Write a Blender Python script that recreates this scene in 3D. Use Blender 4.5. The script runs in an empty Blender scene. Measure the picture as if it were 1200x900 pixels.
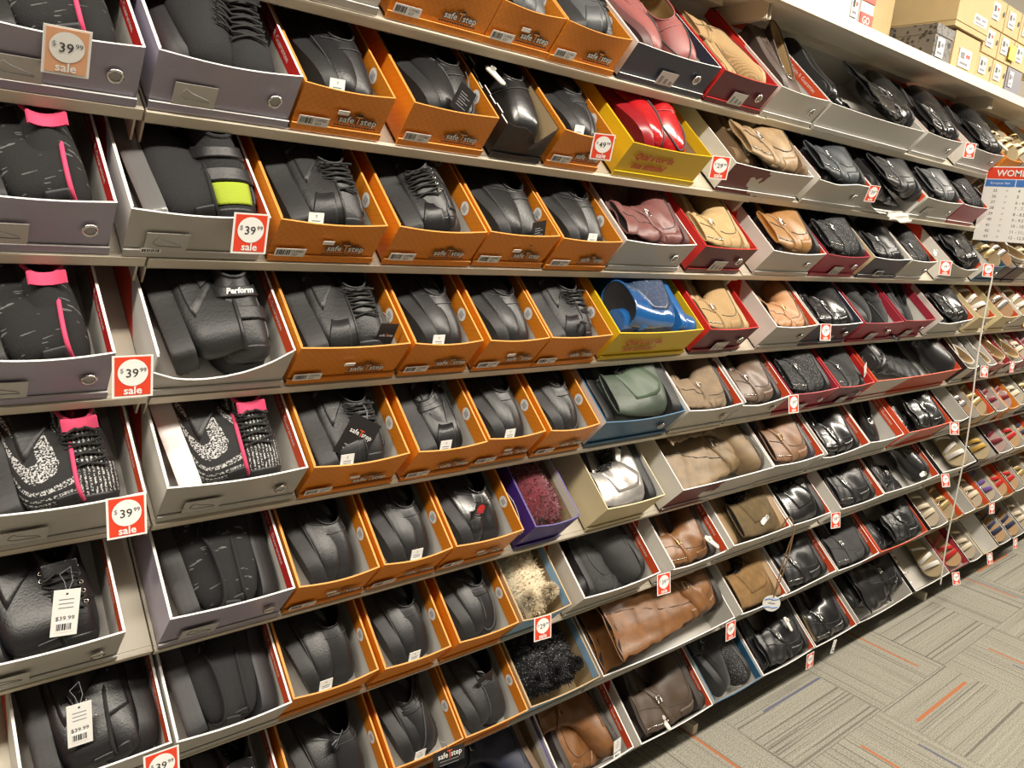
import bpy, math, random
import numpy as np
from mathutils import Vector, Matrix
random.seed(11); RNG = np.random.RandomState(5)
SC = bpy.context.scene; COL = SC.collection

# ------------------------------------------------------------------ camera
cd = bpy.data.cameras.new('camera'); cam = bpy.data.objects.new('camera', cd); COL.objects.link(cam)
cd.sensor_width = 36.0; cd.lens = 36.0 * 903.49 / 1200.0; cd.clip_start = 0.05
R_, U_, F_ = (0.77062816, -0.6312413, 0.0875595), (0.0727779, 0.22366675, 0.97194473), (0.6331158, 0.74263558, -0.21830431)
cam.matrix_world = Matrix(((R_[0], U_[0], -F_[0], 0), (R_[1], U_[1], -F_[1], -1.15), (R_[2], U_[2], -F_[2], 1.495), (0, 0, 0, 1)))
SC.camera = cam
# ------------------------------------------------------------------ world, lamps, exposure
w = bpy.data.worlds.new('store_interior'); SC.world = w; w.use_nodes = True
w.node_tree.nodes['Background'].inputs[0].default_value = (1.0, 0.95, 0.87, 1)
w.node_tree.nodes['Background'].inputs[1].default_value = 0.048
def area(x, y, z, sx, sy, e, col=(1.0, 0.915, 0.785)):
    l = bpy.data.lights.new('ceiling_lamp', 'AREA'); l.shape = 'RECTANGLE'; l.size = sx; l.size_y = sy; l.energy = e; l.color = col
    o = bpy.data.objects.new('ceiling_lamp', l); COL.objects.link(o); o.location = (x, y, z)
for lx in (-1.2, 1.4, 4.0, 6.6):
    area(lx, -1.28, 3.0, 2.3, 0.18, 104)
for lx in (0.2, 4.2):
    area(lx, -4.4, 3.0, 2.3, 0.3, 12)
vs = SC.view_settings; vs.view_transform = 'Standard'; vs.look = 'None'; vs.gamma = 1.0; vs.use_curve_mapping = False
vs.exposure = 0.0
TILT = 0.7215857627503365; CT, ST = math.cos(TILT), math.sin(TILT)

# ------------------------------------------------------------------ materials
MATS = {}
def rgb(h):
    c = [int(h[i:i + 2], 16) / 255 for i in (0, 2, 4)]
    return tuple(v / 12.92 if v <= .04045 else ((v + .055) / 1.055) ** 2.4 for v in c)
class NT:
    def __init__(s, m): s.t = m.node_tree; s.n = s.t.nodes; s.l = s.t.links; s.b = s.n['Principled BSDF']
    def new(s, ty, **kw):
        n = s.n.new(ty)
        for k, v in kw.items(): setattr(n, k, v)
        return n
    def link(s, a, b): s.l.new(a, b)
    def math(s, op, a, b=None, c=None):
        n = s.new('ShaderNodeMath', operation=op)
        for i, v in enumerate((a, b, c)):
            if v is None: continue
            if isinstance(v, (int, float)): n.inputs[i].default_value = v
            else: s.link(v, n.inputs[i])
        return n.outputs[0]
    def mix(s, f, a, b):
        n = s.new('ShaderNodeMix', data_type='RGBA')
        for i, v in ((0, f), (6, a), (7, b)):
            if isinstance(v, (int, float)): n.inputs[i].default_value = v
            elif isinstance(v, tuple): n.inputs[i].default_value = (*v[:3], 1)
            else: s.link(v, n.inputs[i])
        return n.outputs[2]
    def xyz(s, kind='Object'):
        tc = s.new('ShaderNodeTexCoord'); sp = s.new('ShaderNodeSeparateXYZ'); s.link(tc.outputs[kind], sp.inputs[0])
        return tc.outputs[kind], sp.outputs
    def noise(s, vec, scale, detail=3, rough=.55, mapscale=None):
        if mapscale:
            mp = s.new('ShaderNodeMapping'); mp.inputs['Scale'].default_value = mapscale; s.link(vec, mp.inputs[0]); vec = mp.outputs[0]
        n = s.new('ShaderNodeTexNoise'); n.inputs['Scale'].default_value = scale; n.inputs['Detail'].default_value = detail; n.inputs['Roughness'].default_value = rough
        s.link(vec, n.inputs['Vector']); return n.outputs[0]
    def bump(s, h, strength, dist=.002):
        b = s.new('ShaderNodeBump'); b.inputs['Strength'].default_value = strength; b.inputs['Distance'].default_value = dist
        s.link(h, b.inputs['Height']); s.link(b.outputs[0], s.b.inputs['Normal'])
def mat(name, col, rough=.6, metal=0., coat=0., bump=None, var=0., sheen=0., pat=None, spec=None):
    """col linear rgb; bump = (noise scale, strength); var = colour mottling; pat = extra pattern name"""
    if name in MATS: return MATS[name]
    m = bpy.data.materials.new(name); m.use_nodes = True; N = NT(m); b = N.b
    b.inputs['Base Color'].default_value = (*col, 1); b.inputs['Roughness'].default_value = rough; b.inputs['Metallic'].default_value = metal
    b.inputs['Coat Weight'].default_value = coat; b.inputs['Coat Roughness'].default_value = .15
    if sheen: b.inputs['Sheen Weight'].default_value = sheen; b.inputs['Sheen Roughness'].default_value = .5
    if spec is not None: b.inputs['Specular IOR Level'].default_value = spec
    if bump or var or pat:
        vec, x = N.xyz()
        c = tuple(col)
        out = None
        if var:
            n = N.noise(vec, 22, 4)
            f = N.math('MULTIPLY', N.math('SUBTRACT', n, .32), 2.2)
            out = N.mix(f, tuple(v * (1 - var) for v in c), tuple(min(1, v * (1 + var)) for v in c))
        if pat == 'lattice':      # printed diagonal grid of the orange cartons
            u = N.math('ADD', x[0], x[1])
            def ln(e, per, wd): return N.math('LESS_THAN', N.math('FRACT', N.math('DIVIDE', N.math('ADD', e, 50), per)), wd)
            a = ln(N.math('ADD', u, x[2]), .0125, .10); d = ln(N.math('SUBTRACT', u, x[2]), .0125, .10)
            out = N.mix(N.math('MULTIPLY', N.math('MAXIMUM', a, d), .30), c, (c[0] * .45, c[1] * .30, c[2] * .3))
        elif pat == 'knit':
            n = N.noise(vec, 95, 1, .5, (.13, 2.4, .5))
            k = N.math('GREATER_THAN', n, .70)
            out = N.mix(N.math('MULTIPLY', k, .7), c, (.20, .20, .20))
        elif pat == 'fleck':
            wv = N.math('FRACT', N.math('MULTIPLY', N.math('ADD', x[0], 5), 150)); wz = N.noise(vec, 380, 1)
            k = N.math('MULTIPLY', N.math('LESS_THAN', wv, .45), N.math('GREATER_THAN', wz, .5))
            out = N.mix(N.math('MULTIPLY', k, .8), c, (.62, .62, .62))
        elif pat == 'glitter':
            n = N.noise(vec, 520, 0); k = N.math('GREATER_THAN', n, .745); out = N.mix(k, c, (.55, .55, .58))
        elif pat == 'ribknit':
            wv = N.math('SINE', N.math('MULTIPLY', N.math('ADD', x[1], x[2]), 900)); f = N.math('MULTIPLY_ADD', wv, .35, .5)
            out = N.mix(f, tuple(v * .55 for v in c), c)
        elif pat == 'wedge_red':   # white side with a slanted red field towards the back
            k = N.math('GREATER_THAN', N.math('SUBTRACT', x[1], N.math('MULTIPLY', x[2], .9)), .09); out = N.mix(k, c, (.62, .045, .015))
        elif pat == 'maroon_splash':
            k = N.math('GREATER_THAN', N.math('ADD', N.math('MULTIPLY', x[0], -1.0), N.math('MULTIPLY', N.noise(vec, 9, 3), .45)), .24)
            out = N.mix(k, c, (.11, .012, .014))
        elif pat == 'orange_half':
            k = N.math('GREATER_THAN', N.math('SUBTRACT', x[0], N.math('MULTIPLY', x[2], .6)), -.14); out = N.mix(k, c, (.45, .07, .02))
        elif pat == 'snake':
            v = N.new('ShaderNodeTexVoronoi'); v.inputs['Scale'].default_value = 70; N.link(vec, v.inputs['Vector'])
            n = N.noise(vec, 30, 3); out = N.mix(N.math('MULTIPLY', N.math('GREATER_THAN', N.math('ADD', v.outputs[0], N.math('MULTIPLY', n, .5)), .62), .8), c, (.16, .14, .12))
        if out is not None: N.link(out, b.inputs['Base Color'])
        if bump: N.bump(N.noise(vec, bump[0], 3), bump[1])
    MATS[name] = m; return m
# store fittings and paper
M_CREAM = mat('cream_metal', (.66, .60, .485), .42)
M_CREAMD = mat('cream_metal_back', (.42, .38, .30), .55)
M_WALL = mat('wall_paint', (.34, .31, .26), .8)
M_PAPER = mat('white_paper', (.80, .79, .76), .6)
M_WHITE = mat('white_board', (.60, .58, .54), .55)
M_GREYB = mat('grey_white_board', (.46, .44, .40), .42)
M_INNER = mat('inside_board', (.60, .58, .54), .7, var=.06)
M_KRAFT = mat('kraft_board', (.48, .34, .18), .75, var=.05)
M_KRAFTI = mat('kraft_inside', (.40, .30, .17), .8)
M_ORANGE = mat('orange_print', (.70, .225, .011), .42, pat='lattice')
M_ORANGEP = mat('orange_flap', (.66, .21, .011), .5, pat='lattice')
M_ORANGEE = mat('orange_edge', (.72, .30, .06), .6)
M_LILAC = mat('lilac_board', (.335, .305, .385), .38)
M_NAVY = mat('navy_board', (.028, .032, .055), .4)
M_MAROON = mat('maroon_board', (.095, .010, .018), .4)
M_REDF = mat('red_flap', (.52, .018, .016), .5)
M_REDO = mat('orange_red_flap', (.64, .075, .02), .5)
M_REDB = mat('crimson_board', (.33, .025, .045), .38)
M_YEL = mat('yellow_board', (.66, .45, .012), .4)
M_BLUE = mat('blue_board', (.03, .11, .21), .42)
M_LBLUE = mat('light_blue_board', (.25, .42, .62), .5)
M_PURPLE = mat('violet_board', (.035, .016, .19), .4)
M_BEIGE = mat('beige_board', (.58, .49, .29), .5)
M_BLACKB = mat('black_board', (.014, .012, .013), .4)
M_WSIDE = mat('white_red_side', (.60, .58, .54), .5, pat='wedge_red')
M_WSPL = mat('white_maroon_print', (.50, .48, .45), .45, pat='maroon_splash')
M_OHALF = mat('orange_white_print', (.55, .52, .47), .45, pat='orange_half')
M_SALE = mat('sale_red', (.68, .05, .018), .5)
M_PEACH = mat('faded_sale_orange', (.70, .36, .20), .5)
M_INK = mat('dark_ink', (.03, .03, .035), .6)
M_GREYI = mat('grey_ink', (.22, .22, .24), .6)
M_STEEL = mat('steel', (.62, .60, .57), .25, 1.)
M_GOLD = mat('brass', (.60, .44, .20), .3, 1.)
M_BLUEI = mat('blue_ink', (.05, .17, .50), .5)
M_PLAST = mat('white_plastic', (.74, .72, .66), .4)
M_WOOD = None

# ------------------------------------------------------------------ mesh builder
class MB:
    def __init__(s): s.v = []; s.f = []; s.m = []; s.n = 0; s.mats = []
    def mi(s, m):
        if m not in s.mats: s.mats.append(m)
        return s.mats.index(m)
    def add(s, v, f, m):
        v = np.asarray(v, float).reshape(-1, 3); k = s.mi(m)
        s.v.append(v); s.f += [tuple(i + s.n for i in q) for q in f]; s.m += [k] * len(f); s.n += len(v); return s
    def slab(s, lo, hi, m, faces=None):
        x0, y0, z0 = lo; x1, y1, z1 = hi
        v = [(x0, y0, z0), (x1, y0, z0), (x1, y1, z0), (x0, y1, z0), (x0, y0, z1), (x1, y0, z1), (x1, y1, z1), (x0, y1, z1)]
        F = {'-z': (0, 3, 2, 1), '+z': (4, 5, 6, 7), '-y': (0, 1, 5, 4), '+x': (1, 2, 6, 5), '+y': (2, 3, 7, 6), '-x': (3, 0, 4, 7)}
        b = s.n; s.v.append(np.array(v, float)); s.n += 8
        for k, q in F.items():
            s.f.append(tuple(i + b for i in q)); s.m.append(s.mi((faces or {}).get(k, m)))
        return s
    def grid(s, P, m, closed=False, flip=False):
        P = np.asarray(P, float); a, b = P.shape[:2]; f = []
        for i in range(a - 1):
            for j in range(b if closed else b - 1):
                j2 = (j + 1) % b; q = (i * b + j, i * b + j2, (i + 1) * b + j2, (i + 1) * b + j)
                f.append(q[::-1] if flip else q)
        return s.add(P.reshape(-1, 3), f, m)
    def tube(s, pts, r, m, n=6, closed=False):
        pts = np.asarray(pts, float); k = len(pts)
        T = np.roll(pts, -1, 0) - np.roll(pts, 1, 0)
        if not closed: T[0] = pts[1] - pts[0]; T[-1] = pts[-1] - pts[-2]
        T /= np.linalg.norm(T, axis=1)[:, None] + 1e-9
        ref = np.array([0.31, 0.2, 0.93]); A = np.cross(T, ref); A /= np.linalg.norm(A, axis=1)[:, None] + 1e-9; B = np.cross(T, A)
        an = np.linspace(0, 2 * np.pi, n, endpoint=False); rr = np.broadcast_to(np.asarray(r, float), (k,))
        P = pts[:, None] + rr[:, None, None] * (A[:, None] * np.cos(an)[None, :, None] + B[:, None] * np.sin(an)[None, :, None])
        if closed: P = np.concatenate([P, P[:1]])
        s.grid(P, m, True)
        if not closed:
            b = s.n; s.add(P[0], [tuple(range(n))[::-1]], m); s.add(P[-1], [tuple(range(n))], m)
        return s
    def disc(s, c, ax, ay, r, m, n=20):
        c = np.array(c, float); ax = np.array(ax, float); ay = np.array(ay, float); an = np.linspace(0, 2 * np.pi, n, endpoint=False)
        P = c + r * (np.cos(an)[:, None] * ax + np.sin(an)[:, None] * ay); return s.add(P, [tuple(range(n))], m)
    def text(s, txt, size, m, M, align='CENTER', bold=0., ital=0.):
        v, f = text_geo(txt, size, align, bold, ital); v = np.c_[v, np.ones(len(v))] @ np.array(M).T; return s.add(v[:, :3], f, m)
    def mesh(s, name, smooth=False, ang=None):
        me = bpy.data.meshes.new(name); me.from_pydata(np.concatenate(s.v).tolist() if s.v else [], [], s.f)
        for m in s.mats: me.materials.append(m)
        me.polygons.foreach_set('material_index', s.m)
        if smooth: me.polygons.foreach_set('use_smooth', [True] * len(me.polygons))
        me.update()
        return me
TG = {}
def text_geo(txt, size, align, bold=0., ital=0.):
    k = (txt, size, align, bold, ital)
    if k not in TG:
        c = bpy.data.curves.new('text', 'FONT'); c.body = txt; c.size = size; c.align_x = align; c.align_y = 'CENTER'; c.offset = bold; c.shear = ital; c.resolution_u = 2
        o = bpy.data.objects.new('text', c); COL.objects.link(o); bpy.context.view_layer.update()
        me = bpy.data.meshes.new_from_object(o.evaluated_get(bpy.context.evaluated_depsgraph_get()))
        TG[k] = (np.array([v.co[:] for v in me.vertices]).reshape(-1, 3), [tuple(p.vertices) for p in me.polygons])
        bpy.data.objects.remove(o); bpy.data.curves.remove(c); bpy.data.meshes.remove(me)
    return TG[k]
FRONT = Matrix(((1, 0, 0, 0), (0, 0, 1, 0), (0, 1, 0, 0), (0, 0, 0, 1)))      # text x->x, y->z, lies in the xz plane, readable from -y
def front(x, y, z): return Matrix.Translation((x, y, z)) @ Matrix(((1, 0, 0, 0), (0, 0, -1, 0), (0, 1, 0, 0), (0, 0, 0, 1)))
def link(name, data, parent=None, M=None):
    o = bpy.data.objects.new(name, data); COL.objects.link(o)
    if parent is not None: o.parent = parent
    if M is not None: o.matrix_world = M if parent is None else o.matrix_world
    return o
def thing(name, label, cat, M, group=None, data=None):
    o = bpy.data.objects.new(name, data); COL.objects.link(o); o.matrix_world = M
    if data is None: o.empty_display_size = .02
    o['label'] = label; o['category'] = cat
    if group: o['group'] = group
    return o

# ------------------------------------------------------------------ room shell
def structure(name, me):
    o = link(name, me); o['kind'] = 'structure'; return o
fl = structure('floor', MB().slab((-6, -9, -.05), (14, 2, -.004), mat('floor_base', (.20, .18, .14), .95)).mesh('floor'))
structure('wall_back', MB().slab((-6, .30, 0), (14, .36, 3.05), M_WALL).mesh('wall_back'))
structure('wall_far', MB().slab((13.9, -9, 0), (14, .3, 3.05), M_WALL).mesh('wall_far'))
structure('wall_near', MB().slab((-6, -9, 0), (-5.9, .3, 3.05), M_WALL).mesh('wall_near'))
structure('wall_opposite', MB().slab((-6, -9, 0), (14, -8.9, 3.05), M_WALL).mesh('wall_opposite'))
structure('ceiling', MB().slab((-6, -9, 3.05), (14, .36, 3.15), mat('ceiling_paint', (.42, .41, .38), .9)).mesh('ceiling'))
def carpet_mat():
    m = bpy.data.materials.new('carpet_tile'); m.use_nodes = True; N = NT(m); vec, x = N.xyz()
    oi = N.new('ShaderNodeObjectInfo'); rnd = oi.outputs['Random']
    cv = N.new('ShaderNodeCombineXYZ'); N.link(N.math('MULTIPLY', rnd, 37.0), cv.inputs[0]); N.link(N.math('MULTIPLY', rnd, 11.0), cv.inputs[1])
    va = N.new('ShaderNodeVectorMath', operation='ADD'); N.link(vec, va.inputs[0]); N.link(cv.outputs[0], va.inputs[1]); v2 = va.outputs[0]
    n1 = N.noise(v2, 1.0, 4, .7, (105, .7, 1)); n2 = N.noise(v2, 1.0, 1, .5, (125, .45, 1)); sp = N.noise(v2, 240, 3, .75); big = N.noise(v2, 5, 2)
    c = N.mix(N.math('MULTIPLY', N.math('SUBTRACT', n1, .30), 2.4), (.20, .192, .155), (.375, .36, .295))
    c = N.mix(N.math('MULTIPLY', N.math('SUBTRACT', sp, .36), 3.2), N.mix(.58, c, (.06, .056, .046)), N.mix(.36, c, (.70, .67, .58)))
    dk = N.math('GREATER_THAN', n2, .62); c = N.mix(N.math('MULTIPLY', dk, .55), c, (.05, .045, .04))
    def stripe(pos, wd, col, y0, y1, c, on):
        a = N.math('LESS_THAN', N.math('ABSOLUTE', N.math('SUBTRACT', x[0], pos)), wd)
        a = N.math('MULTIPLY', a, N.math('MULTIPLY', N.math('GREATER_THAN', x[1], y0), N.math('LESS_THAN', x[1], y1)))
        a = N.math('MULTIPLY', a, on)
        return N.mix(N.math('MULTIPLY', a, .85), c, col)
    p1 = N.math('MULTIPLY', N.math('SUBTRACT', rnd, .5), .36); r2 = N.math('FRACT', N.math('MULTIPLY', rnd, 7.31)); p2 = N.math('MULTIPLY', N.math('SUBTRACT', r2, .5), .4)
    c = stripe(p1, .006, (.40, .125, .045), -.2, .2, c, N.math('GREATER_THAN', r2, .35))
    c = stripe(p2, .0045, (.10, .105, .17), -.25, .1, c, N.math('LESS_THAN', N.math('FRACT', N.math('MULTIPLY', rnd, 13.7)), .55))
    N.link(c, N.b.inputs['Base Color']); N.b.inputs['Roughness'].default_value = .95; N.b.inputs['Specular IOR Level'].default_value = .1
    N.bump(N.math('ADD', sp, n1), .5, .003); return m
TS = .50; cm = carpet_mat()
tile_me = MB().slab((-TS / 2 + .0008, -TS / 2 + .0008, -.006), (TS / 2 - .0008, TS / 2 - .0008, 0), cm).mesh('carpet_tile')
for i in range(-4, 14):
    for j in range(-9, 2):
        o = link('carpet_tile', tile_me, fl); o.location = (2.467 + (i - 4) * TS + TS / 2, -.271 + TS / 2 + (j) * TS, random.uniform(-.0008, .0008))
        o.rotation_euler.z = (math.pi / 2 if (i + j) % 2 else 0) + (math.pi if random.random() < .5 else 0)

# ------------------------------------------------------------------ shelving
Z = [1.7551, 1.5709, 1.3784, 1.1829, 0.9873, 0.781, 0.5749, 0.3457, 0.0805]
HH = [0.0789, 0.0812, 0.0835, 0.0892, 0.095, 0.1007, 0.1007, 0.1007, 0.095]
DEPTH = .295; FLOORN = .020
BAYS = [(-1.104, .294), (.297, 1.691), (1.694, 3.088), (3.091, 4.489), (4.492, 5.89)]
BAYN = ['bay at the near end', 'bay of orange cartons', 'bay of boots', 'bay of sandals', 'bay past the sandals']
ORD = ['topmost', 'second', 'third', 'fourth', 'fifth', 'sixth', 'seventh', 'eighth', 'lowest']
def tiltM(x, y, z): return Matrix.Translation((x, y, z)) @ Matrix.Rotation(TILT, 4, 'X')
for k in range(9):
    for bi, (a, b) in enumerate(BAYS):
        if bi == 4 and k < 5: continue
        hw = (b - a) / 2; root = thing('sloped_shelf', f'cream metal sloped shelf, {ORD[k]} one down in the {BAYN[bi]}', 'shelf', tiltM((a + b) / 2, 0, Z[k] - (.002 if bi == 1 else 0)), 'sloped shelves of the wall display')
        link('board', MB().slab((-hw, .004, .010), (hw, .36, FLOORN - .0012), M_CREAM).mesh('board'), root)
        mb = MB().slab((-hw, -.004, 0), (hw, .0035, .0186), M_CREAM); mb.slab((-hw, -.0055, .0150), (hw, -.003, .0186), M_CREAM); mb.slab((-hw, -.004, 0), (hw, .012, .002), M_CREAM)
        link('edge_rail', mb.mesh('edge_rail'), root)
        for sx in (-1, 1):
            o = link('bracket', MB().slab((-.0015, .01, -.045), (.0015, .35, .010), M_CREAM).mesh('bracket'), root); o.location = (sx * (hw - .004), 0, 0)
for i, x in enumerate((-1.1055, .2955, 1.6925, 3.0895, 4.4905, 5.9)):
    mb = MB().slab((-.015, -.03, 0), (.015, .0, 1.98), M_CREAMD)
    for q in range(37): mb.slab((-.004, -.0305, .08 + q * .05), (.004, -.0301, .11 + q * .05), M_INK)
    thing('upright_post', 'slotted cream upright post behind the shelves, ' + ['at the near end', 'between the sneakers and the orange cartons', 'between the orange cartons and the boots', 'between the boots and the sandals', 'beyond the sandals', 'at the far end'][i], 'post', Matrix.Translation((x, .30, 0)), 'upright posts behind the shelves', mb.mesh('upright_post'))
for i, x in enumerate((.2, 1.83, 3.45, 5.07)):
    thing('base_foot', ['cream metal base foot on carpet at the near end', 'cream metal base foot on carpet below the brown boots', 'cream metal base foot on carpet below the slouchy black boots', 'cream metal base foot on carpet at the far end'][i], 'foot', Matrix.Translation((x, 0, 0)), 'base feet under the lowest shelf',
          MB().slab((-.011, .0, .001), (.011, .29, .034), M_CREAM).mesh('base_foot'))
# flat top shelf
for bi, (a, b) in enumerate(BAYS):
    hw = (b - a) / 2; root = thing('flat_top_shelf', f'cream flat top shelf over the {BAYN[bi]}', 'shelf', Matrix.Translation(((a + b) / 2, 0, 2.052)), 'flat top shelves')
    link('board', MB().slab((-hw, -.005, -.018), (hw, .30, 0), M_CREAM).mesh('board'), root)
    link('front_edge', MB().slab((-hw, -.0135, -.026), (hw, -.005, .002), M_CREAM).slab((-hw, -.006, -.026), (hw, .02, -.022), M_CREAM).mesh('front_edge'), root)
    for sx in (-1, 1):
        o = link('bracket', MB().slab((-.0015, .02, -.06), (.0015, .30, -.018), M_CREAM).mesh('bracket'), root); o.location = (sx * (hw - .006), 0, 0)
    link('stiffener', MB().slab((-hw + .05, .12, -.03), (hw - .05, .16, -.018), M_CREAM).mesh('stiffener'), root)

# ------------------------------------------------------------------ shoe boxes
STY = {  # outside, sides, inside, flap, edge, wording
    'orange': (M_ORANGE, M_ORANGE, M_INNER, M_ORANGEP, M_ORANGEE, 'orange'),
    'lilac': (M_LILAC, M_LILAC, M_INNER, M_REDF, M_PAPER, 'lilac'),
    'grey': (M_GREYB, M_WSIDE, M_INNER, M_REDO, M_PAPER, 'grey-white'),
    'white': (M_GREYB, M_WSIDE, M_INNER, M_REDO, M_PAPER, 'white'),
    'wide': (M_GREYB, M_GREYB, M_GREYB, None, M_PAPER, 'wide white'),
    'navy': (M_NAVY, M_WHITE, M_INNER, M_NAVY, M_PAPER, 'navy-fronted'),
    'navyf': (M_NAVY, M_BEIGE, M_INNER, None, M_PAPER, 'navy-fronted'),
    'maroon': (M_MAROON, M_REDF, M_INNER, M_REDF, M_REDF, 'maroon'),
    'red': (M_REDB, M_REDB, M_INNER, M_REDB, M_REDB, 'crimson'),
    'yellow': (M_YEL, M_YEL, M_KRAFTI, M_YEL, M_YEL, 'yellow'),
    'whitemaroon': (M_WSPL, M_WHITE, M_INNER, None, M_PAPER, 'maroon-splashed white'),
    'pink': (M_REDB, M_REDB, M_INNER, M_REDO, M_PAPER, 'crimson'),
    'black': (M_BLACKB, M_BLACKB, M_KRAFTI, None, M_BLACKB, 'black'),
    'blue': (M_BLUE, M_WHITE, M_INNER, M_BLUE, M_BLUE, 'blue'),
    'lblue': (M_LBLUE, M_KRAFT, M_KRAFTI, M_LBLUE, M_KRAFT, 'light blue'),
    'purple': (M_PURPLE, M_PURPLE, M_KRAFTI, M_WHITE, M_PURPLE, 'violet'),
    'beige': (M_BEIGE, M_BEIGE, M_INNER, None, M_BEIGE, 'beige'),
    'beigeo': (M_BEIGE, M_BEIGE, M_KRAFTI, M_REDO, M_BEIGE, 'beige'),
    'orangewhite': (M_OHALF, M_REDO, M_INNER, M_REDO, M_REDO, 'orange and white'),
    'blackthin': (M_BLACKB, M_BLACKB, M_GREYB, None, M_BLACKB, 'slim black'),
    'tan': (M_KRAFT, M_KRAFT, M_KRAFTI, M_REDO, M_KRAFT, 'slim tan'),
    'thin': (M_GREYB, M_BLACKB, M_GREYB, None, M_PAPER, 'slim white'),
}
def carton(W, H, D, sty, fp=None, bow=.004, jag=False):
    out, side, ins, flap, edge, _ = STY[sty]; th = .0026; h = W / 2; mb = MB()
    e = {'+z': edge}
    mb.slab((-h, 0, 0), (h, D, th), out, {'+z': ins})
    if jag:
        n = 12; ys = np.linspace(0, D, n + 1)
        for q in range(n): mb.slab((-h, ys[q], 0), (-h + th, ys[q + 1], H - random.uniform(0, .016)), side, {'+x': ins, '+z': M_PAPER})
    else: mb.slab((-h, 0, 0), (-h + th, D, H), side, {'+x': ins, **e})
    mb.slab((h - th, 0, 0), (h, D, H), side, {'-x': ins, **e})
    mb.slab((-h + th, D - th, 0), (h - th, D, H), out, {'-y': ins, **e})
    n = 14; u = np.linspace(0, 1, n + 1); hp = np.interp(u, np.linspace(0, 1, len(fp)), fp) * H if fp else H - .003 * np.sin(np.pi * u)
    P = np.zeros((5, n + 1, 3)); Q = P.copy()
    for r in range(5):
        z = hp * r / 4; P[r, :, 0] = -h + W * u; P[r, :, 2] = z; P[r, :, 1] = -bow * np.sin(np.pi * u) * (r / 4) ** 2 - (.010 * np.clip((H - hp) / H, 0, 1) * (r / 4) ** 3 if fp else 0)
    Q[:] = P; Q[:, :, 1] += th
    mb.grid(P, out); mb.grid(Q, ins, flip=True); mb.grid(np.stack([P[-1], Q[-1]]), edge)
    return mb.mesh('carton')
def barcode(mb, x, y, z, w, h, txt=None):
    mb.slab((x, y, z), (x + w, y + .0006, z + h), M_PAPER)
    r = random.Random(int(x * 1e5)); q = x + w * .06
    while q < x + w * (.45 if txt else .9):
        bw = r.choice((.0008, .0012, .002)); mb.slab((q, y - .0003, z + h * .22), (q + bw, y, z + h * .85), M_INK); q += bw + r.choice((.0008, .0014))
    if txt:
        mb.text(txt[0], h * .42, M_INK, front(x + w * .72, y - .0003, z + h * .66)); mb.text(txt[1], h * .42, M_INK, front(x + w * .66, y - .0003, z + h * .27))
LOGO = {}
def safe_logo(sz):
    if sz in LOGO: return LOGO[sz]
    mb = MB()
    for dx, t, s in ((-.0185, 'safe', 1), (0.0, 'T', 1.35), (.0175, 'step', 1)):
        x = dx * sz / .016; mb.text(t, sz * s, M_INK, front(x, -.0004, 0), bold=.0016 * sz / .016)
        mb.text(t, sz * s, M_PAPER if t != 'T' else M_ORANGEE, front(x, -.0008, 0), bold=.0002)
    mb.add([(-.01 * sz / .016, -.0004, .006 * sz / .016), (.012 * sz / .016, -.0004, .005 * sz / .016), (.002 * sz / .016, -.0004, .013 * sz / .016)], [(0, 1, 2)], M_INK)
    for q in range(14): mb.slab(((-.036 + q * .005) * sz / .016, -.0003, -.012 * sz / .016), ((-.0322 + q * .005) * sz / .016, 0, -.0095 * sz / .016), M_INK)
    LOGO[sz] = mb.mesh('logo'); return LOGO[sz]
def round_sticker(kind):
    mb = MB(); mb.disc((0, 0, 0), (0, 1, 0), (0, 0, 1), .0125, M_PAPER)
    if kind: mb.add([(-.0004, -.006, -.004), (-.0004, -.006, .002), (-.0004, 0, .007), (-.0004, .006, .004), (-.0004, .007, -.001), (-.0004, 0, -.003)], [(0, 1, 2, 3, 4, 5)], M_INK)
    else:
        for q in range(4): mb.slab((-.0005, -.006, -.006 + q * .0033), (-.0003, .006, -.0045 + q * .0033), M_GREYI)
    return mb.mesh('round_sticker')
STK = [round_sticker(0), round_sticker(1)]
def grommet():
    mb = MB(); an = np.linspace(0, 2 * np.pi, 20, endpoint=False)
    mb.tube(np.c_[.0085 * np.cos(an), 0 * an, .0085 * np.sin(an)], .0022, M_STEEL, 6, True); mb.disc((0, -.0002, 0), (1, 0, 0), (0, 0, 1), .008, mat('grommet_hole', (.35, .34, .33), .6)); return mb.mesh('grommet', True)
GROM = grommet()
def label_shoe(w, h):
    mb = MB(); mb.slab((-w / 2, -.0005, -h / 2), (w / 2, 0, h / 2), mat('pale_label', (.50, .48, .45), .4))
    pts = [(-.30, .12), (-.22, .28), (-.1, .12), (.12, .0), (.3, -.10), (.36, -.22), (-.2, -.2), (-.33, -.05), (-.30, .12)]
    mb.tube([(x * w, -.0009, z * h) for x, z in pts], .0005, M_GREYI, 4); return mb.mesh('printed_label')
FLAPTXT = {}
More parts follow.
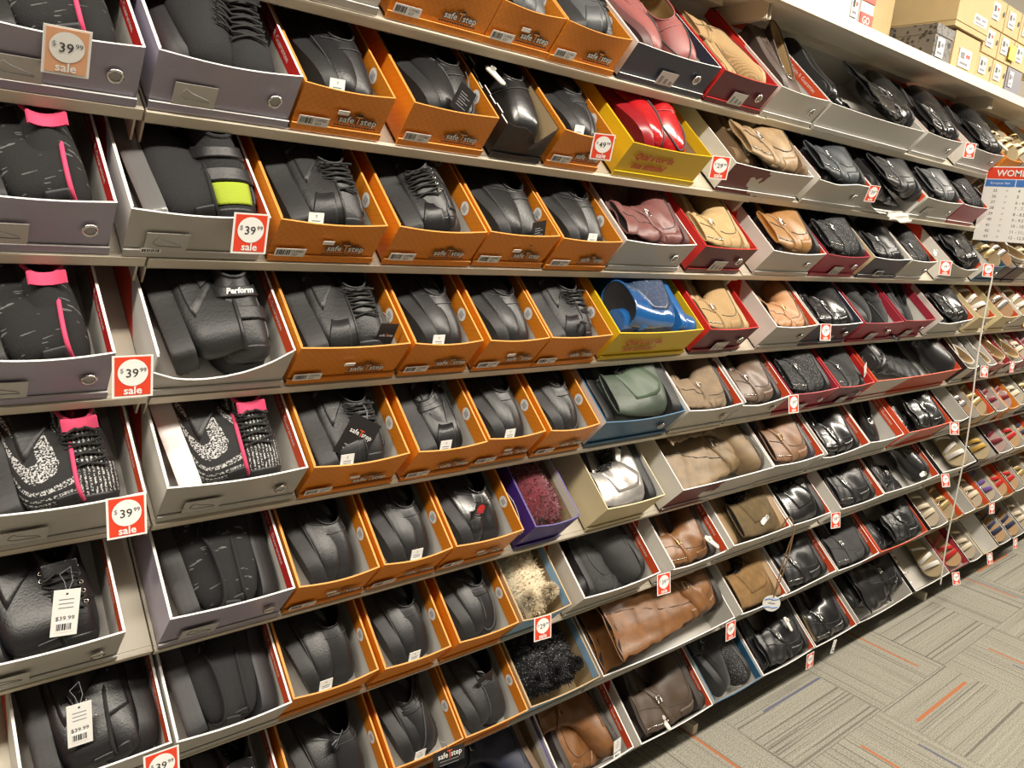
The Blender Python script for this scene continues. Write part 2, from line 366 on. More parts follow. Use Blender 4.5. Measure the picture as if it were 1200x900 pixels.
def box(k, idx, sty, x0, x1, hold, fp=None, dy=0., jag=False, hmul=1., ordn='', D=DEPTH, lid=True, colname=None, rot=0.):
    W = x1 - x0 - .0015; H = HH[k] * hmul; lidh = .012 if lid else 0.
    M = tiltM((x0 + x1) / 2, 0, Z[k]) @ Matrix.Translation((0, dy, FLOORN)) @ Matrix.Rotation(rot, 4, 'Z')
    cname = colname or STY[sty][5]
    lab = f'{ordn} {cname} shoe box on the {ORD[k]} sloped shelf, holding {hold}'
    root = thing('shoe_box', lab, 'shoe box', M, f'open shoe boxes on the {ORD[k]} sloped shelf')
    c = link('carton', carton(W, H - .001, D, sty, fp, bow=random.uniform(.001, .006), jag=jag), root); c.location.z = .001
    out, side, ins, flap, edge, _ = STY[sty]; h = W / 2; big = k < 7 and x0 < 1.3
    if lid:   # the lid is nested under the carton, its lip shows below the front
        l = MB().slab((-h - .0005, -.0045, 0), (h + .0005, -.0015, lidh), out, {'+z': edge}); link('lid_lip', l.mesh('lid_lip'), root)
    if flap:
        fh = .031 if sty == 'orange' else .024
        for sx in (1, -1):
            if sx < 0 and jag: continue
            mb = MB(); xw = sx * (h - .0026); mb.slab((min(xw, xw - sx * .0012), .004, H - fh), (max(xw, xw - sx * .0012), D - .004, H + .0006), flap, {'+z': edge})
            f = link('inner_flap', mb.mesh('inner_flap'), root)
            if sx > 0 and sty == 'orange':
                for yy, kd in ((.075, 0), (.20, 1)):
                    s = link('round_sticker', STK[kd], f); s.location = (xw - .0017, yy, H - .017)
            if sx > 0 and sty in ('lilac', 'grey', 'white'):
                if 'g' not in FLAPTXT:
                    mt = MB(); mt.text('The CSO Triple R Guarantee', .0135, M_PAPER, Matrix(((0, 0, -1, 0), (-1, 0, 0, 0), (0, 1, 0, 0), (0, 0, 0, 1)))); FLAPTXT['g'] = mt.mesh('printed_wording')
                s = link('printed_wording', FLAPTXT['g'], f); s.location = (xw - .0016, .13, H - .012)
        if sty in ('orange', 'lilac', 'grey', 'white'):
            link('back_flap', MB().slab((-h + .004, D - .0038, H - fh), (h - .004, D - .0026, H + .0006), flap).mesh('back_flap'), root)
    fpz = (fp and min(fp) < .75)
    if sty == 'orange' and k < 6 and not fpz:
        s = link('logo', safe_logo(.0165), root); s.location = (W * .17, -.0055 if k < 3 else -.006, H * .40)
        mb = MB(); barcode(mb, -h + .006, -.0062, .012, .048, .016, ('159985', '027')); link('barcode_label', mb.mesh('barcode_label'), root)
        if idx % 2 == 0:
            mb = MB(); mb.slab((-.012, -.0068, H * .50), (.006, -.006, H * .50 + .007), M_PAPER); link('price_sticker', mb.mesh('price_sticker'), root)
    elif sty in ('lilac', 'grey') and not fpz:
        s = link('printed_label', label_shoe(.055, .034), root); s.location = (-W * .22, -.0055, H * .36)
        s = link('grommet', GROM, root); s.location = (W * .34, -.0065, H * .5)
        if sty == 'grey' and k == 2:
            mb = MB(); barcode(mb, -h + .02, -.0068, .010, .026, .008); link('barcode_label', mb.mesh('barcode_label'), root)
    elif sty in ('white', 'navy', 'maroon', 'wide', 'blue', 'beigeo', 'red') and k < 5 and not fpz and sty != 'wide':
        s = link('grommet', GROM, root); s.location = (W * .30, -.0065, H * .52)
        if sty in ('navy', 'maroon', 'red'):
            mb = MB(); mb.slab((-.030, -.0066, .010), (.022, -.0060, .040), mat('pale_label', (.50, .48, .45), .4)); [mb.slab((-.024 + .016 * q, -.0069, .014), (-.016 + .016 * q, -.0065, .030 - .004 * q), M_GREYI) for q in range(3)]; link('printed_label', mb.mesh('printed_label'), root)
    elif sty == 'navyf':
        mb = MB(); barcode(mb, -.03, -.006, .01, .045, .022); link('barcode_label', mb.mesh('barcode_label'), root)
    elif sty == 'yellow':
        mb = MB()
        for q, t in enumerate(('Qual a cor da', 'sua atitude?')): mb.text(t, .0215, M_REDF, front(-.045, -.0064, H * .68 - q * .0225), bold=.0006, ital=.12)
        link('printed_wording', mb.mesh('printed_wording'), root)
    if sty == 'purple' and k == 5:
        mb = MB()
        for q in range(3):
            tt = np.linspace(0, 1, 16); mb.tube(np.c_[0 * tt - h - .0004, .01 + .11 * tt, .05 - .012 * q + .02 * np.sin(3 * tt + q)], .0007, M_PAPER, 4)
        link('printed_wave', mb.mesh('printed_wave'), root)
    return M, W, H, D

# ------------------------------------------------------------------ shoes
def cr(P, n=160):
    P = np.asarray(P, float); P = P[:, None] if P.ndim == 1 else P; k = len(P)
    Q = np.concatenate([2 * P[:1] - P[1:2], P, 2 * P[-1:] - P[-2:-1]]); out = []
    for t in np.linspace(0, k - 1 - 1e-6, n):
        i = int(t); f = t - i; a, b, c, d = Q[i], Q[i + 1], Q[i + 2], Q[i + 3]
        out.append(.5 * (2 * b + (c - a) * f + (2 * a - 5 * b + 4 * c - d) * f * f + (3 * b - 3 * c + d - a) * f ** 3))
    return np.array(out)
PROF = {
 'low': ([(1, .05), (.99, .12), (.94, .19), (.84, .245), (.73, .29), (.655, .315), (.60, .330), (.575, .335), (.56, .338)],
         [(.985, .03), (.95, 0), (.86, 0), (.74, 0), (.6, 0), (.42, 0), (.2, 0), (.02, .06), (.0, .27)], [.03, .115, .158, .176, .176, .168, .155, .142, .130]),
 'sneak': ([(1, .06), (.995, .13), (.95, .20), (.86, .25), (.75, .295), (.67, .335), (.60, .37), (.56, .39), (.54, .40)],
         [(.985, .03), (.95, 0), (.86, 0), (.74, 0), (.6, 0), (.42, 0), (.2, 0), (.02, .08), (.0, .34)], [.04, .13, .165, .180, .178, .166, .15, .14, .122]),
 'pump': ([(1.02, .03), (.99, .07), (.93, .11), (.86, .145), (.79, .17), (.74, .185), (.71, .19), (.69, .19), (.68, .19)],
         [(1.0, .02), (.95, 0), (.86, 0), (.76, .01), (.62, .06), (.42, .16), (.2, .26), (.03, .34), (.0, .46)], [.012, .07, .12, .14, .145, .135, .125, .12, .105]),
 'mule': ([(1, .07), (.995, .15), (.95, .22), (.86, .27), (.76, .30), (.66, .31), (.58, .31), (.53, .31), (.50, .31)],
         [(.985, .03), (.95, 0), (.86, 0), (.74, 0), (.6, 0), (.45, 0), (.25, 0), (.08, .02), (.04, .08)], [.05, .15, .19, .20, .20, .19, .18, .17, .15]),
}
def boot_prof(h, toe=1., slim=1., pump=0.):
    F, B, Wd = [list(q) for q in PROF['low']]
    F = F[:5] + [(.63, .335), (.555, .40), (.50, .48)]; B = B[:6] + [(.2, 0), (.02, .08)]; Wd = Wd[:6] + [.152, .14]
    z = .48
    for q in range(1, 7):
        f = q / 6; zz = .48 + (h - .48) * f; F.append((.47 - .035 * math.sin(f * 2.2) + (.17 * f if h > 1 else 0), zz)); B.append((.02 - .025 * math.sin(f * 3.1) - (.17 * f if h > 1 else 0), .12 + (h - .12) * f)); Wd.append((.13 + (.02 * f)) * (1 - (1 - slim) * min(1, .45 + f)) * (1 - .72 * f * (slim < .9)))
    return F, B, Wd
SOLEW = [(0, .085), (.02, .112), (.1, .128), (.22, .132), (.38, .130), (.52, .142), (.66, .168), (.78, .183), (.88, .170), (.95, .125), (.99, .06), (1.01, .012)]
def leather(c, name, rough=.42, b=(260, .18), **k): return mat(name, c, rough, bump=b, **k)
BLK = leather((.013, .013, .0145), 'black_leather', .36); BLKR = leather((.017, .017, .0185), 'black_oiled_leather', .44, (200, .25))
BLKS = leather((.013, .013, .014), 'black_shiny_leather', .26, (30, .25), coat=.3); BLKM = mat('black_suede', (.012, .012, .013), .95, bump=(500, .4), sheen=.2)
RUB = mat('black_rubber', (.013, .013, .014), .55, bump=(120, .2)); RUBG = mat('charcoal_rubber', (.026, .026, .029), .55, bump=(120, .15)); WHT = mat('white_rubber', (.72, .70, .68), .5)
KNIT = mat('black_knit', (.014, .014, .015), .9, bump=(900, .8), pat='knit'); FLECK = mat('flecked_knit', (.02, .02, .021), .9, bump=(700, .6), pat='fleck')
MESH = mat('black_mesh_cloth', (.016, .016, .018), .85, bump=(700, .9)); DLIN = mat('dark_lining', (.012, .012, .013), .9); PINK = mat('pink_cloth', (.62, .055, .14), .75, bump=(500, .3))
LACE = mat('black_lace', (.012, .012, .012), .8); LIME = mat('lime_insole', (.30, .38, .02), .8, bump=(300, .3)); TANL = mat('tan_lining', (.33, .22, .10), .8)
def C(up, sole=RUB, lin=DLIN, acc=None, **k): return dict(up=up, sole=sole, lin=lin, acc=acc or up, **k)
COLR = {
 'black': C(BLK), 'blackoil': C(BLKR), 'shiny': C(BLKS), 'suedeblack': C(BLKM), 'knitpink': C(KNIT, RUB, PINK, RUBG), 'knitblack': C(KNIT, RUB, DLIN, RUBG), 'meshblack': C(MESH, RUBG, DLIN, RUB),
 'fleckpink': C(FLECK, RUB, PINK, BLKR), 'fleckwhite': C(FLECK, WHT, PINK, BLKR), 'lime': C(MESH, mat('smoke_rubber', (.12, .12, .12), .3, coat=.4), DLIN, BLKR),
 'rose': C(leather((.30, .10, .095), 'rose_leather', .4), mat('rose_sole', (.10, .04, .04), .5), TANL), 'tanknit': C(mat('tan_suede', (.46, .30, .14), .9, bump=(300, .5), pat='ribknit'), mat('tan_sole', (.40, .28, .14), .6), TANL),
 'tansuede': C(mat('sand_suede', (.44, .30, .14), .9, bump=(300, .4), var=.15), mat('tan_sole', (.40, .28, .14), .6), TANL),
 'taupe': C(leather((.085, .060, .050), 'taupe_leather', .4), mat('taupe_sole', (.10, .08, .07), .5), TANL), 'redpatent': C(mat('red_patent', (.40, .010, .014), .16, coat=.8), mat('red_sole', (.25, .01, .015), .3), DLIN),
 'camel': C(leather((.30, .20, .105), 'camel_leather', .45, (18, .5), var=.3), mat('camel_sole', (.16, .10, .05), .6), TANL), 'denim': C(mat('blue_grey_leather', (.035, .042, .050), .5, bump=(30, .4), var=.25), RUB, DLIN),
 'mauve': C(leather((.16, .062, .058), 'mauve_leather', .42, (24, .4), var=.15), mat('mauve_sole', (.08, .03, .03), .6), DLIN), 'cognacopen': C(leather((.30, .15, .05), 'honey_leather', .42, (24, .4), var=.2), RUB, mat('orange_lining', (.50, .20, .03), .8)),
 'cognac': C(leather((.185, .080, .027), 'cognac_leather', .38, (16, .5), var=.28), mat('dark_sole', (.03, .025, .022), .6), DLIN), 'tanslouch': C(leather((.40, .20, .09), 'tan_soft_leather', .5, (14, .5), var=.2), mat('tan_dark_sole', (.12, .07, .04), .6), DLIN),
 'royal': C(mat('royal_blue_patent', (.012, .085, .26), .15, coat=.9), mat('royal_sole', (.015, .10, .30), .25, coat=.5), DLIN, mat('blue_glitter', (.03, .05, .10), .3, pat='glitter')),
 'green': C(leather((.045, .062, .045), 'dark_green_leather', .45, (60, .3), var=.2), RUB, DLIN, mat('green_panel', (.055, .085, .055), .5)), 'taupeboot': C(mat('stone_suede', (.21, .15, .095), .85, bump=(120, .4), var=.25), RUB, TANL),
 'brownbuckle': C(leather((.13, .085, .060), 'mink_leather', .4, (24, .4), var=.25), RUB, DLIN), 'glitter': C(mat('black_glitter_cloth', (.010, .010, .011), .8, pat='glitter', bump=(400, .6)), RUB, DLIN),
 'burgundy': C(mat('burgundy_plush', (.13, .010, .022), .95, bump=(250, .8), sheen=.5, var=.3), RUB, mat('burgundy_lining', (.30, .05, .08), .9)), 'silver': C(mat('silver_leather', (.42, .40, .38), .3, .55, bump=(30, .4), var=.25), RUB, DLIN),
 'olive': C(leather((.20, .135, .070), 'olive_tan_leather', .5, (14, .5), var=.3), mat('olive_sole', (.05, .04, .03), .6), DLIN), 'rust': C(leather((.20, .105, .055), 'rust_leather', .45, (16, .5), var=.3), mat('rust_sole', (.05, .05, .06), .5), DLIN),
 'cream': C(mat('cream_plush', (.62, .52, .36), .95, bump=(200, .8), sheen=.4, var=.12), mat('cream_sole', (.55, .48, .36), .7), mat('cream_lining', (.70, .62, .48), .95)), 'sparkle': C(mat('black_sparkle_plush', (.010, .010, .011), .9, pat='glitter', bump=(200, .8)), RUB, DLIN),
 'charcoal': C(mat('charcoal_suede', (.040, .040, .041), .9, bump=(300, .4), var=.2), RUB, DLIN), 'rugged': C(mat('olive_brown_suede', (.105, .070, .028), .9, bump=(60, .5), var=.35), mat('tan_welt', (.25, .16, .08), .6), DLIN),
 'ruggedtan': C(mat('brown_suede', (.19, .105, .035), .9, bump=(60, .5), var=.35), mat('tan_welt', (.25, .16, .08), .6), DLIN), 'darkbrown': C(leather((.060, .038, .024), 'dark_brown_leather', .5, (20, .4), var=.2), mat('dark_sole', (.03, .025, .022), .6), mat('grey_lining', (.16, .15, .14), .9)),
 'navyboot': C(mat('navy_leather', (.012, .014, .035), .5, bump=(40, .3)), mat('tan_dark_sole', (.12, .07, .04), .6), DLIN), 'blacktan': C(BLKS, RUB, TANL), 'greyleather': C(leather((.075, .080, .085), 'grey_leather', .4), RUB, DLIN),
 # sandals
 'ssilver': C(mat('silver_strap', (.40, .38, .35), .3, .7), mat('cork_bed', (.30, .17, .08), .7), DLIN), 'sgold': C(mat('gold_strap', (.52, .38, .17), .35, .6), mat('beige_bed', (0.30, 0.23, 0.12), .6), DLIN), 'swine': C(mat('wine_strap', (.16, .012, .022), .45), mat('pink_bed', (0.30, 0.19, 0.17), .6), DLIN),
 'scream': C(mat('cream_strap', (.60, .52, .38), .5), mat('cream_bed', (0.34, 0.28, 0.20), .6), DLIN), 'smustard': C(mat('mustard_strap', (.42, .25, .04), .5), mat('beige_bed', (0.30, 0.23, 0.12), .6), DLIN), 'sred': C(mat('red_strap', (.42, .02, .02), .35), mat('tan_bed', (.36, .22, .10), .6), DLIN),
 'snavy': C(mat('navy_strap', (.015, .022, .06), .6), mat('tan_bed', (.36, .22, .10), .6), DLIN), 'swhite': C(mat('white_strap', (.66, .63, .58), .4), mat('beige_bed', (0.30, 0.23, 0.12), .6), DLIN), 'sstripe': C(mat('purple_strap', (.11, .05, .20), .6), mat('cream_bed', (0.34, 0.28, 0.20), .6), DLIN),
 'sblack': C(BLK, mat('cork_bed', (.30, .17, .08), .7), DLIN), 'pearl': C(mat('pearl_leather', (.62, .58, .52), .3, coat=.4), mat('cream_bed', (0.34, 0.28, 0.20), .6), TANL), 'champagne': C(mat('champagne_leather', (.58, .46, .28), .35, .3), mat('cream_bed', (0.34, 0.28, 0.20), .6), TANL),
}
SHOES = {}
def make_shoe(kind, col):
    if (kind, col) in SHOES: return SHOES[(kind, col)]
    c = COLR[col]; L = .255; parts = []; rs = np.random.RandomState(abs(hash((kind, col))) % 9999 if False else sum(map(ord, kind + col)))
    prof = {'clog': 'low', 'loafer': 'low', 'work': 'low', 'sneaker': 'sneak', 'strapshoe': 'sneak', 'pump': 'pump', 'heel': 'pump', 'slipper': 'mule', 'plush': 'mule'}.get(kind)
    wr = 0.
    if prof: F, B, Wd = PROF[prof]
    elif kind == 'bootie': F, B, Wd = boot_prof(.82, slim=.66); wr = .0015
    elif kind == 'hiker': F, B, Wd = boot_prof(.80, slim=.75); wr = .001
    elif kind == 'ankle': F, B, Wd = boot_prof(1.0, slim=.58); wr = .003
    elif kind == 'slouch': F, B, Wd = boot_prof(1.0, slim=.58); wr = .007
    elif kind == 'wedge': F, B, Wd = boot_prof(.72); wr = .0
    elif kind == 'tall': F, B, Wd = boot_prof(1.42, slim=.36); wr = .006
    elif kind == 'knee': F, B, Wd = boot_prof(1.95, slim=.34); wr = .006
    elif kind == 'sandal': F = None
    if kind == 'sandal':
        mb = MB(); sole(mb, L, .030, c['sole'], RUB); parts.append(('footbed', mb.mesh('footbed', True)))
        for y0, wd, hgt in ((.76, .09, .075), (.60, .08, .085), (.38, .05, .10), (.14, .035, .12))[:4 if rs.rand() < .6 else 3]:
            mb = MB(); an = np.linspace(-.15, np.pi + .15, 15); hw = np.interp(y0, [q[0] for q in SOLEW], [q[1] for q in SOLEW]) * L * 1.02; P = []
            tw = rs.uniform(-.15, .15)
            for sgn, th in ((-1, 0), (1, 0), (1, -.0022), (-1, -.0022), (-1, 0)):
                P.append(np.c_[(hw + th) * np.cos(an), (y0 * L + sgn * wd * L / 2 + tw * .1 * np.cos(an)), .004 + (hgt * L * 2.2 + th) * np.clip(np.sin(an), -.1, 1) * .9])
            mb.grid(np.array(P), c['up']); parts.append(('strap', mb.mesh('strap', True)))
        bk = MB(); bk.tube([(.034, .34 * L + d[0], .035 + d[1]) for d in ((-.006, 0), (.006, 0), (.006, .012), (-.006, .012))], .0012, M_STEEL, 5, True); parts.append(('buckle', bk.mesh('buckle', True)))
    else:
        nT = 34; nA = 26; Fd, Bd = cr(F), cr(B); Wdd = cr(Wd)[:, 0]; tt = np.linspace(0, 1, 160)
        ph = rs.rand(8) * 6.28
        def ev(t, a, off=0.):
            t = np.asarray(t, float); a = np.asarray(a, float)
            def pos(t, a):
                fy, fz = np.interp(t, tt, Fd[:, 0]), np.interp(t, tt, Fd[:, 1]); by, bz = np.interp(t, tt, Bd[:, 0]), np.interp(t, tt, Bd[:, 1]); w = np.interp(t, tt, Wdd)
                ca, sa = np.cos(a), np.sin(a); s = np.sign(ca) * np.abs(ca) ** .80; l = np.sign(sa) * np.abs(sa) ** .80 * (1 - .17 * s * np.clip(1.3 - t, 0, 1))
                y = (fy + by) / 2 + (fy - by) / 2 * s; z = (fz + bz) / 2 + (fz - bz) / 2 * s; x = w * l + .018 * np.sin(np.pi * np.clip(y, 0, 1))
                if wr:
                    d = wr / L * (np.sin(z * 17 + 3 * x * 9 + ph[0]) * .6 + np.sin(z * 31 + y * 13 + ph[1] + 2 * np.sin(a)) * .5 + np.sin(y * 23 + x * 31 + ph[2]) * .35) * np.clip((t - .28) * 3, 0, 1)
                    x = x + d * sa; y = y + d * .6 * ca
                return np.stack([x * L, y * L, z * L], -1)
            P = pos(t, a)
            if np.any(off):
                e = 2e-3; dT = pos(np.clip(t + e, 0, 1), a) - pos(np.clip(t - e, 0, 1), a); dA = pos(t, a + e) - pos(t, a - e)
                n = np.cross(dA, dT); n /= np.linalg.norm(n, axis=-1)[..., None] + 1e-12
                cen = pos(t, np.zeros_like(a)) * .5 + pos(t, np.full_like(a, np.pi)) * .5; sg = np.sign(np.sum((P - cen) * n, -1, keepdims=True)); P = P + n * sg * np.asarray(off)[..., None]
            return P
        T = np.linspace(0, 1, nT) ** .9; A = np.linspace(0, 2 * np.pi, nA, endpoint=False); TT, AA = np.meshgrid(T, A, indexing='ij')
        mb = MB(); G = ev(TT, AA); mb.grid(G, c['up'], True); mb.add(G[0], [tuple(range(nA))[::-1]], c['up'])
        parts.append(('upper', mb.mesh('upper', True)))
        def patch(name, t0, t1, a0, a1, off, m, nt=10, na=10, both=False):
            for s in ((1, -1) if both else (1,)):
                t = np.r_[t0, np.linspace(t0, t1, nt), t1]; a = np.r_[a0, np.linspace(a0, a1, na), a1] * s; tg, ag = np.meshgrid(t, a, indexing='ij'); of = np.full(tg.shape, off); of[0] = of[-1] = -.0008; of[:, 0] = of[:, -1] = -.0008
                mb = MB().grid(ev(tg, ag, of), m); parts.append((name, mb.mesh(name, True)))
        def seam(name, tf, af, r, m, n=26, off=.0012, closed=False):
            q = np.linspace(0, 1, n); mb = MB().tube(ev(tf(q), af(q), np.full(n, off)), r, m, 5); parts.append((name, mb.mesh(name, True)))
        # lining and collar
        ring = ev(np.full(nA, 1.), A); cen = ring.mean(0); dp = (.24 if prof else .34) * L if kind not in ('slipper', 'plush', 'pump', 'heel') else .16 * L
        R = [ring]
        for f, sc in ((.02, .955), (.35, .90), (1, .82)): R.append(cen + (ring - cen) * sc + np.array([0, .10 * L * f if prof else 0, -dp * f]))
        if not prof:
            R = [ring]
            for t_, sc in ((.999, .94), (.99, .72), (.98, .5), (.97, .28)): r_ = ev(np.full(nA, t_), A); c_ = r_.mean(0); R.append(c_ + (r_ - c_) * sc)
        mb = MB().grid(np.array(R), c['lin'], True, True); mb.add(R[-1], [tuple(range(nA))], c['lin']); parts.append(('lining', mb.mesh('lining', True)))
        mb = MB().tube(ring, .0036 if kind in ('sneaker', 'strapshoe') else .0024, c['lin'] if kind == 'sneaker' else c['up'], 6, True); parts.append(('collar', mb.mesh('collar', True)))
        # sole
        mb = MB(); lift = None
        if kind in ('pump', 'heel'):
            lift = (np.array([1.02, .76, .62, .42, .2, 0])[::-1], np.array([0, .01, .06, .16, .26, .34])[::-1]); sole(mb, L, .012, c['sole'], c['sole'], lift=lift)
        elif kind == 'sneaker': sole(mb, L, .026, c['sole'], RUB, ridge=True)
        elif kind in ('strapshoe', 'work', 'hiker'): sole(mb, L, .027, c['sole'], RUB, ridge=True)
        elif kind in ('slipper', 'plush'): sole(mb, L, .022, c['sole'], c['sole'], wide=1.10)
        elif kind in ('clog', 'loafer'): sole(mb, L, .020, c['sole'], c['sole'])
        else: sole(mb, L, .014, c['sole'], c['sole'])
        parts.append(('sole', mb.mesh('sole', True)))
        if kind in ('bootie', 'ankle', 'slouch', 'tall', 'knee', 'wedge', 'pump', 'heel', 'clog', 'loafer'):
            hh = {'wedge': .055, 'pump': .10, 'heel': .10, 'ankle': .035, 'bootie': .03}.get(kind, .012); mb = MB(); q = []
            zt = .34 * L - .002 if kind in ('pump', 'heel') else -.013
            for f in np.linspace(0, 1, 5):
                an = np.linspace(0, 2 * np.pi, 16, endpoint=False); sc = 1 - (.55 if kind in ('pump', 'heel') else .12) * f; q.append(np.c_[.115 * L * sc * np.cos(an), (.13 - .03 * f) * L + .12 * L * sc * np.sin(an), 0 * an + zt - f * (hh if kind not in ('pump', 'heel') else zt + .012)])
            mb.grid(np.array(q), c['sole'], True, True); mb.add(q[-1], [tuple(range(16))[::-1]], c['sole']); parts.append(('heel', mb.mesh('heel', True)))
        # kind details
        st = mat('stitching', (.05, .05, .052), .7)
        if kind == 'clog':
            patch('side_panel', .66, .90, .75, 1.75, .0012, mat('elastic_gore', (.011, .011, .012), .9), both=True)
            seam('vamp_seam', lambda q: .60 + .05 * np.cos((q - .5) * 2.4), lambda q: (q - .5) * 3.6, .0010, st)
            seam('sole_welt', lambda q: .10 + .55 * q, lambda q: 2.15 + 0 * q, .0012, st); seam('sole_welt', lambda q: .10 + .55 * q, lambda q: -2.15 + 0 * q, .0012, st)
        elif kind == 'loafer':
            seam('apron_seam', lambda q: .64 - .46 * np.sin(np.pi * q), lambda q: (q - .5) * 2.4, .0022, st)
            patch('side_panel', .70, .88, .8, 1.7, .0014, c['acc'], both=True); patch('strap', .62, .72, -1.2, 1.2, .0022, c['acc'])
        elif kind in ('work', 'sneaker', 'hiker'):
            if kind != 'sneaker' or col in ('fleckpink', 'fleckwhite', 'black'):
                patch('overlay', .46, .78, .55, 1.9, .0016, c['acc'], both=True)
                patch('toe_cap', .02, .24, -1.5, 1.5, .0016, c['acc'])
            if kind == 'work':
                patch('side_overlay', .30, .55, 1.0, 2.1, .0022, c['acc'], both=True); patch('heel_counter', .86, .97, 1.9, 4.38, .0016, c['acc'])
                seam('side_seam', lambda q: .30 + .4 * q, lambda q: .9 + .5 * np.sin(q * 3), .0012, st); seam('side_seam', lambda q: .30 + .4 * q, lambda q: -.9 - .5 * np.sin(q * 3), .0012, st)
            if kind == 'sneaker':
                tm = c['lin'] if c['lin'] is PINK else c['up']; p0 = ev(np.array([.93, .999]), np.zeros(2), np.array([.003, .003])); dv = (p0[1] - p0[0]); dv = dv / np.linalg.norm(dv); nv = np.array([0, dv[2], -dv[1]]) * -1; q, r = np.meshgrid(np.linspace(-.016, .003, 9), np.linspace(-1, 1, 9), indexing='ij'); PT = p0[1] + q[..., None] * dv + (r * (.024 - .10 * np.clip(q - .03, 0, 1)))[..., None] * np.array([1, 0, 0]) + (.004 - .012 * r ** 2 + 6 * np.clip(q, 0, 1) ** 2)[..., None] * nv
                mb = MB(); mb.grid(PT, tm); mb.grid(PT - nv * .004, tm, flip=True); ed = [PT[:, 0], PT[-1], PT[::-1, -1]]; ed = np.concatenate(ed); mb.tube(ed, .0022, tm, 5); parts.append(('tongue', mb.mesh('tongue', True))); patch('heel_tab', .94, .995, 2.7, 3.58, .003, c['acc'])
            nl = 5 if kind != 'hiker' else 6; lo, hi = (.46, .78) if kind != 'hiker' else (.34, .72)
            if not (kind == 'sneaker' and col == 'knitpink'):
                mb = MB()
                for i in range(nl):
                    t0 = lo + (hi - lo) * i / (nl - 1); q = np.linspace(-1, 1, 11)
                    for s in (1, -1): mb.tube(ev(t0 + .030 * q * s, .62 * q, np.full(11, .0045)), .0021, LACE, 5)
                q = np.linspace(0, 1, 14)
                for s in (1, -1): mb.tube(ev(hi + .02 - .09 * np.sin(np.pi * q), s * (.1 + .75 * q * (1.1 - .7 * q)), .006 + .012 * np.sin(np.pi * q)), .0021, LACE, 5)
                parts.append(('laces', mb.mesh('laces', True)))
                mb = MB()
                for i in range(nl):
                    t0 = lo + (hi - lo) * i / (nl - 1)
                    for s in (1, -1):
                        p = ev(np.array([t0]), np.array([.66 * s]), np.array([.003]))[0]; an = np.linspace(0, 6.283, 8, endpoint=False); mb.tube(np.c_[p[0] + .003 * np.cos(an), p[1] + .003 * np.sin(an), p[2] + 0 * an], .0009, M_STEEL if kind == 'hiker' or col == 'black' else RUBG, 4, True)
                parts.append(('eyelets', mb.mesh('eyelets', True)))
        elif kind == 'strapshoe':
            patch('toe_cap', .03, .24, -1.4, 1.4, .0016, c['acc']); patch('side_overlay', .30, .80, 1.15, 2.0, .002, c['acc'], both=True)
            for t0 in (.44, .64): patch('strap', t0, t0 + .10, -1.5, 1.5, .006, c['acc'])
            if col == 'lime': patch('vent_panel', .27, .43, -.75, .75, .002, LIME)
            if col == 'blackoil':
                p = ev(np.array([.64, .69, .74]), np.zeros(3), np.full(3, .0068)); dv = p[2] - p[0]; dv = dv / np.linalg.norm(dv); nv = np.cross(np.array([1., 0, 0]), dv); nv = nv if nv[2] > 0 or nv[1] > 0 else -nv
                Mx = Matrix(((-1, 0, 0, p[1][0]), (0, dv[1], nv[1], p[1][1] + nv[1] * .0012), (0, dv[2], nv[2], p[1][2] + nv[2] * .0012), (0, 0, 0, 1))); mb = MB(); mb.text('Perform', .0135, M_PAPER, Mx, bold=.0005, ital=.15); parts.append(('lettering', mb.mesh('lettering')))
        elif kind in ('pump', 'heel'):
            if kind == 'heel': patch('strap', .86, .93, -1.6, 1.6, .004, c['up']); bk = MB(); p = ev(np.array([.9]), np.array([.5]), np.array([.006]))[0]; bk.tube(p + np.array([(-.008, -.008, 0), (.008, -.008, 0), (.008, .008, 0), (-.008, .008, 0)]), .0014, M_STEEL, 5, True); parts.append(('buckle', bk.mesh('buckle', True)))
        elif kind in ('slipper', 'plush'):
            mb = MB(); n = 1500 if col != 'cream' else 1100; t = rs.uniform(.05, 1, n); a = rs.uniform(-2, 2, n); P0 = ev(t, a); N0 = ev(t, a, np.full(n, (.006 if col == 'cream' else .009) if kind == 'slipper' else .0045)) - P0; D = rs.normal(0, .0035, (n, 3)); E = rs.normal(0, .0016, (n, 3))
            V = np.stack([P0 - E, P0 + E, P0 + N0 * rs.uniform(.5, 1.0, (n, 1)) + D], 1).reshape(-1, 3); mb.add(V, [(3 * i, 3 * i + 1, 3 * i + 2) for i in range(n)], c['up']); me = mb.mesh('fur'); parts.append(('fur', me))
            for s in ((-1, 1) if kind == 'slipper' else ()):
                mb = MB(); n = 800; d = rs.normal(0, 1, (n, 3)); d /= np.linalg.norm(d, axis=1)[:, None]; e = np.cross(d, rs.normal(0, 1, (n, 3))); e /= np.linalg.norm(e, axis=1)[:, None]
                cc = ev(np.array([.34]), np.array([.55 * s]), np.array([.016]))[0]; r = .021 * rs.uniform(.85, 1.08, (n, 1)); V = np.stack([cc + d * .008 - e * .003, cc + d * .008 + e * .003, cc + d * r], 1).reshape(-1, 3); mb.add(V, [(3 * i, 3 * i + 1, 3 * i + 2) for i in range(n)], c['up']); parts.append(('pompom', mb.mesh('pompom')))
        elif kind in ('bootie', 'ankle', 'slouch', 'tall', 'knee', 'wedge'):
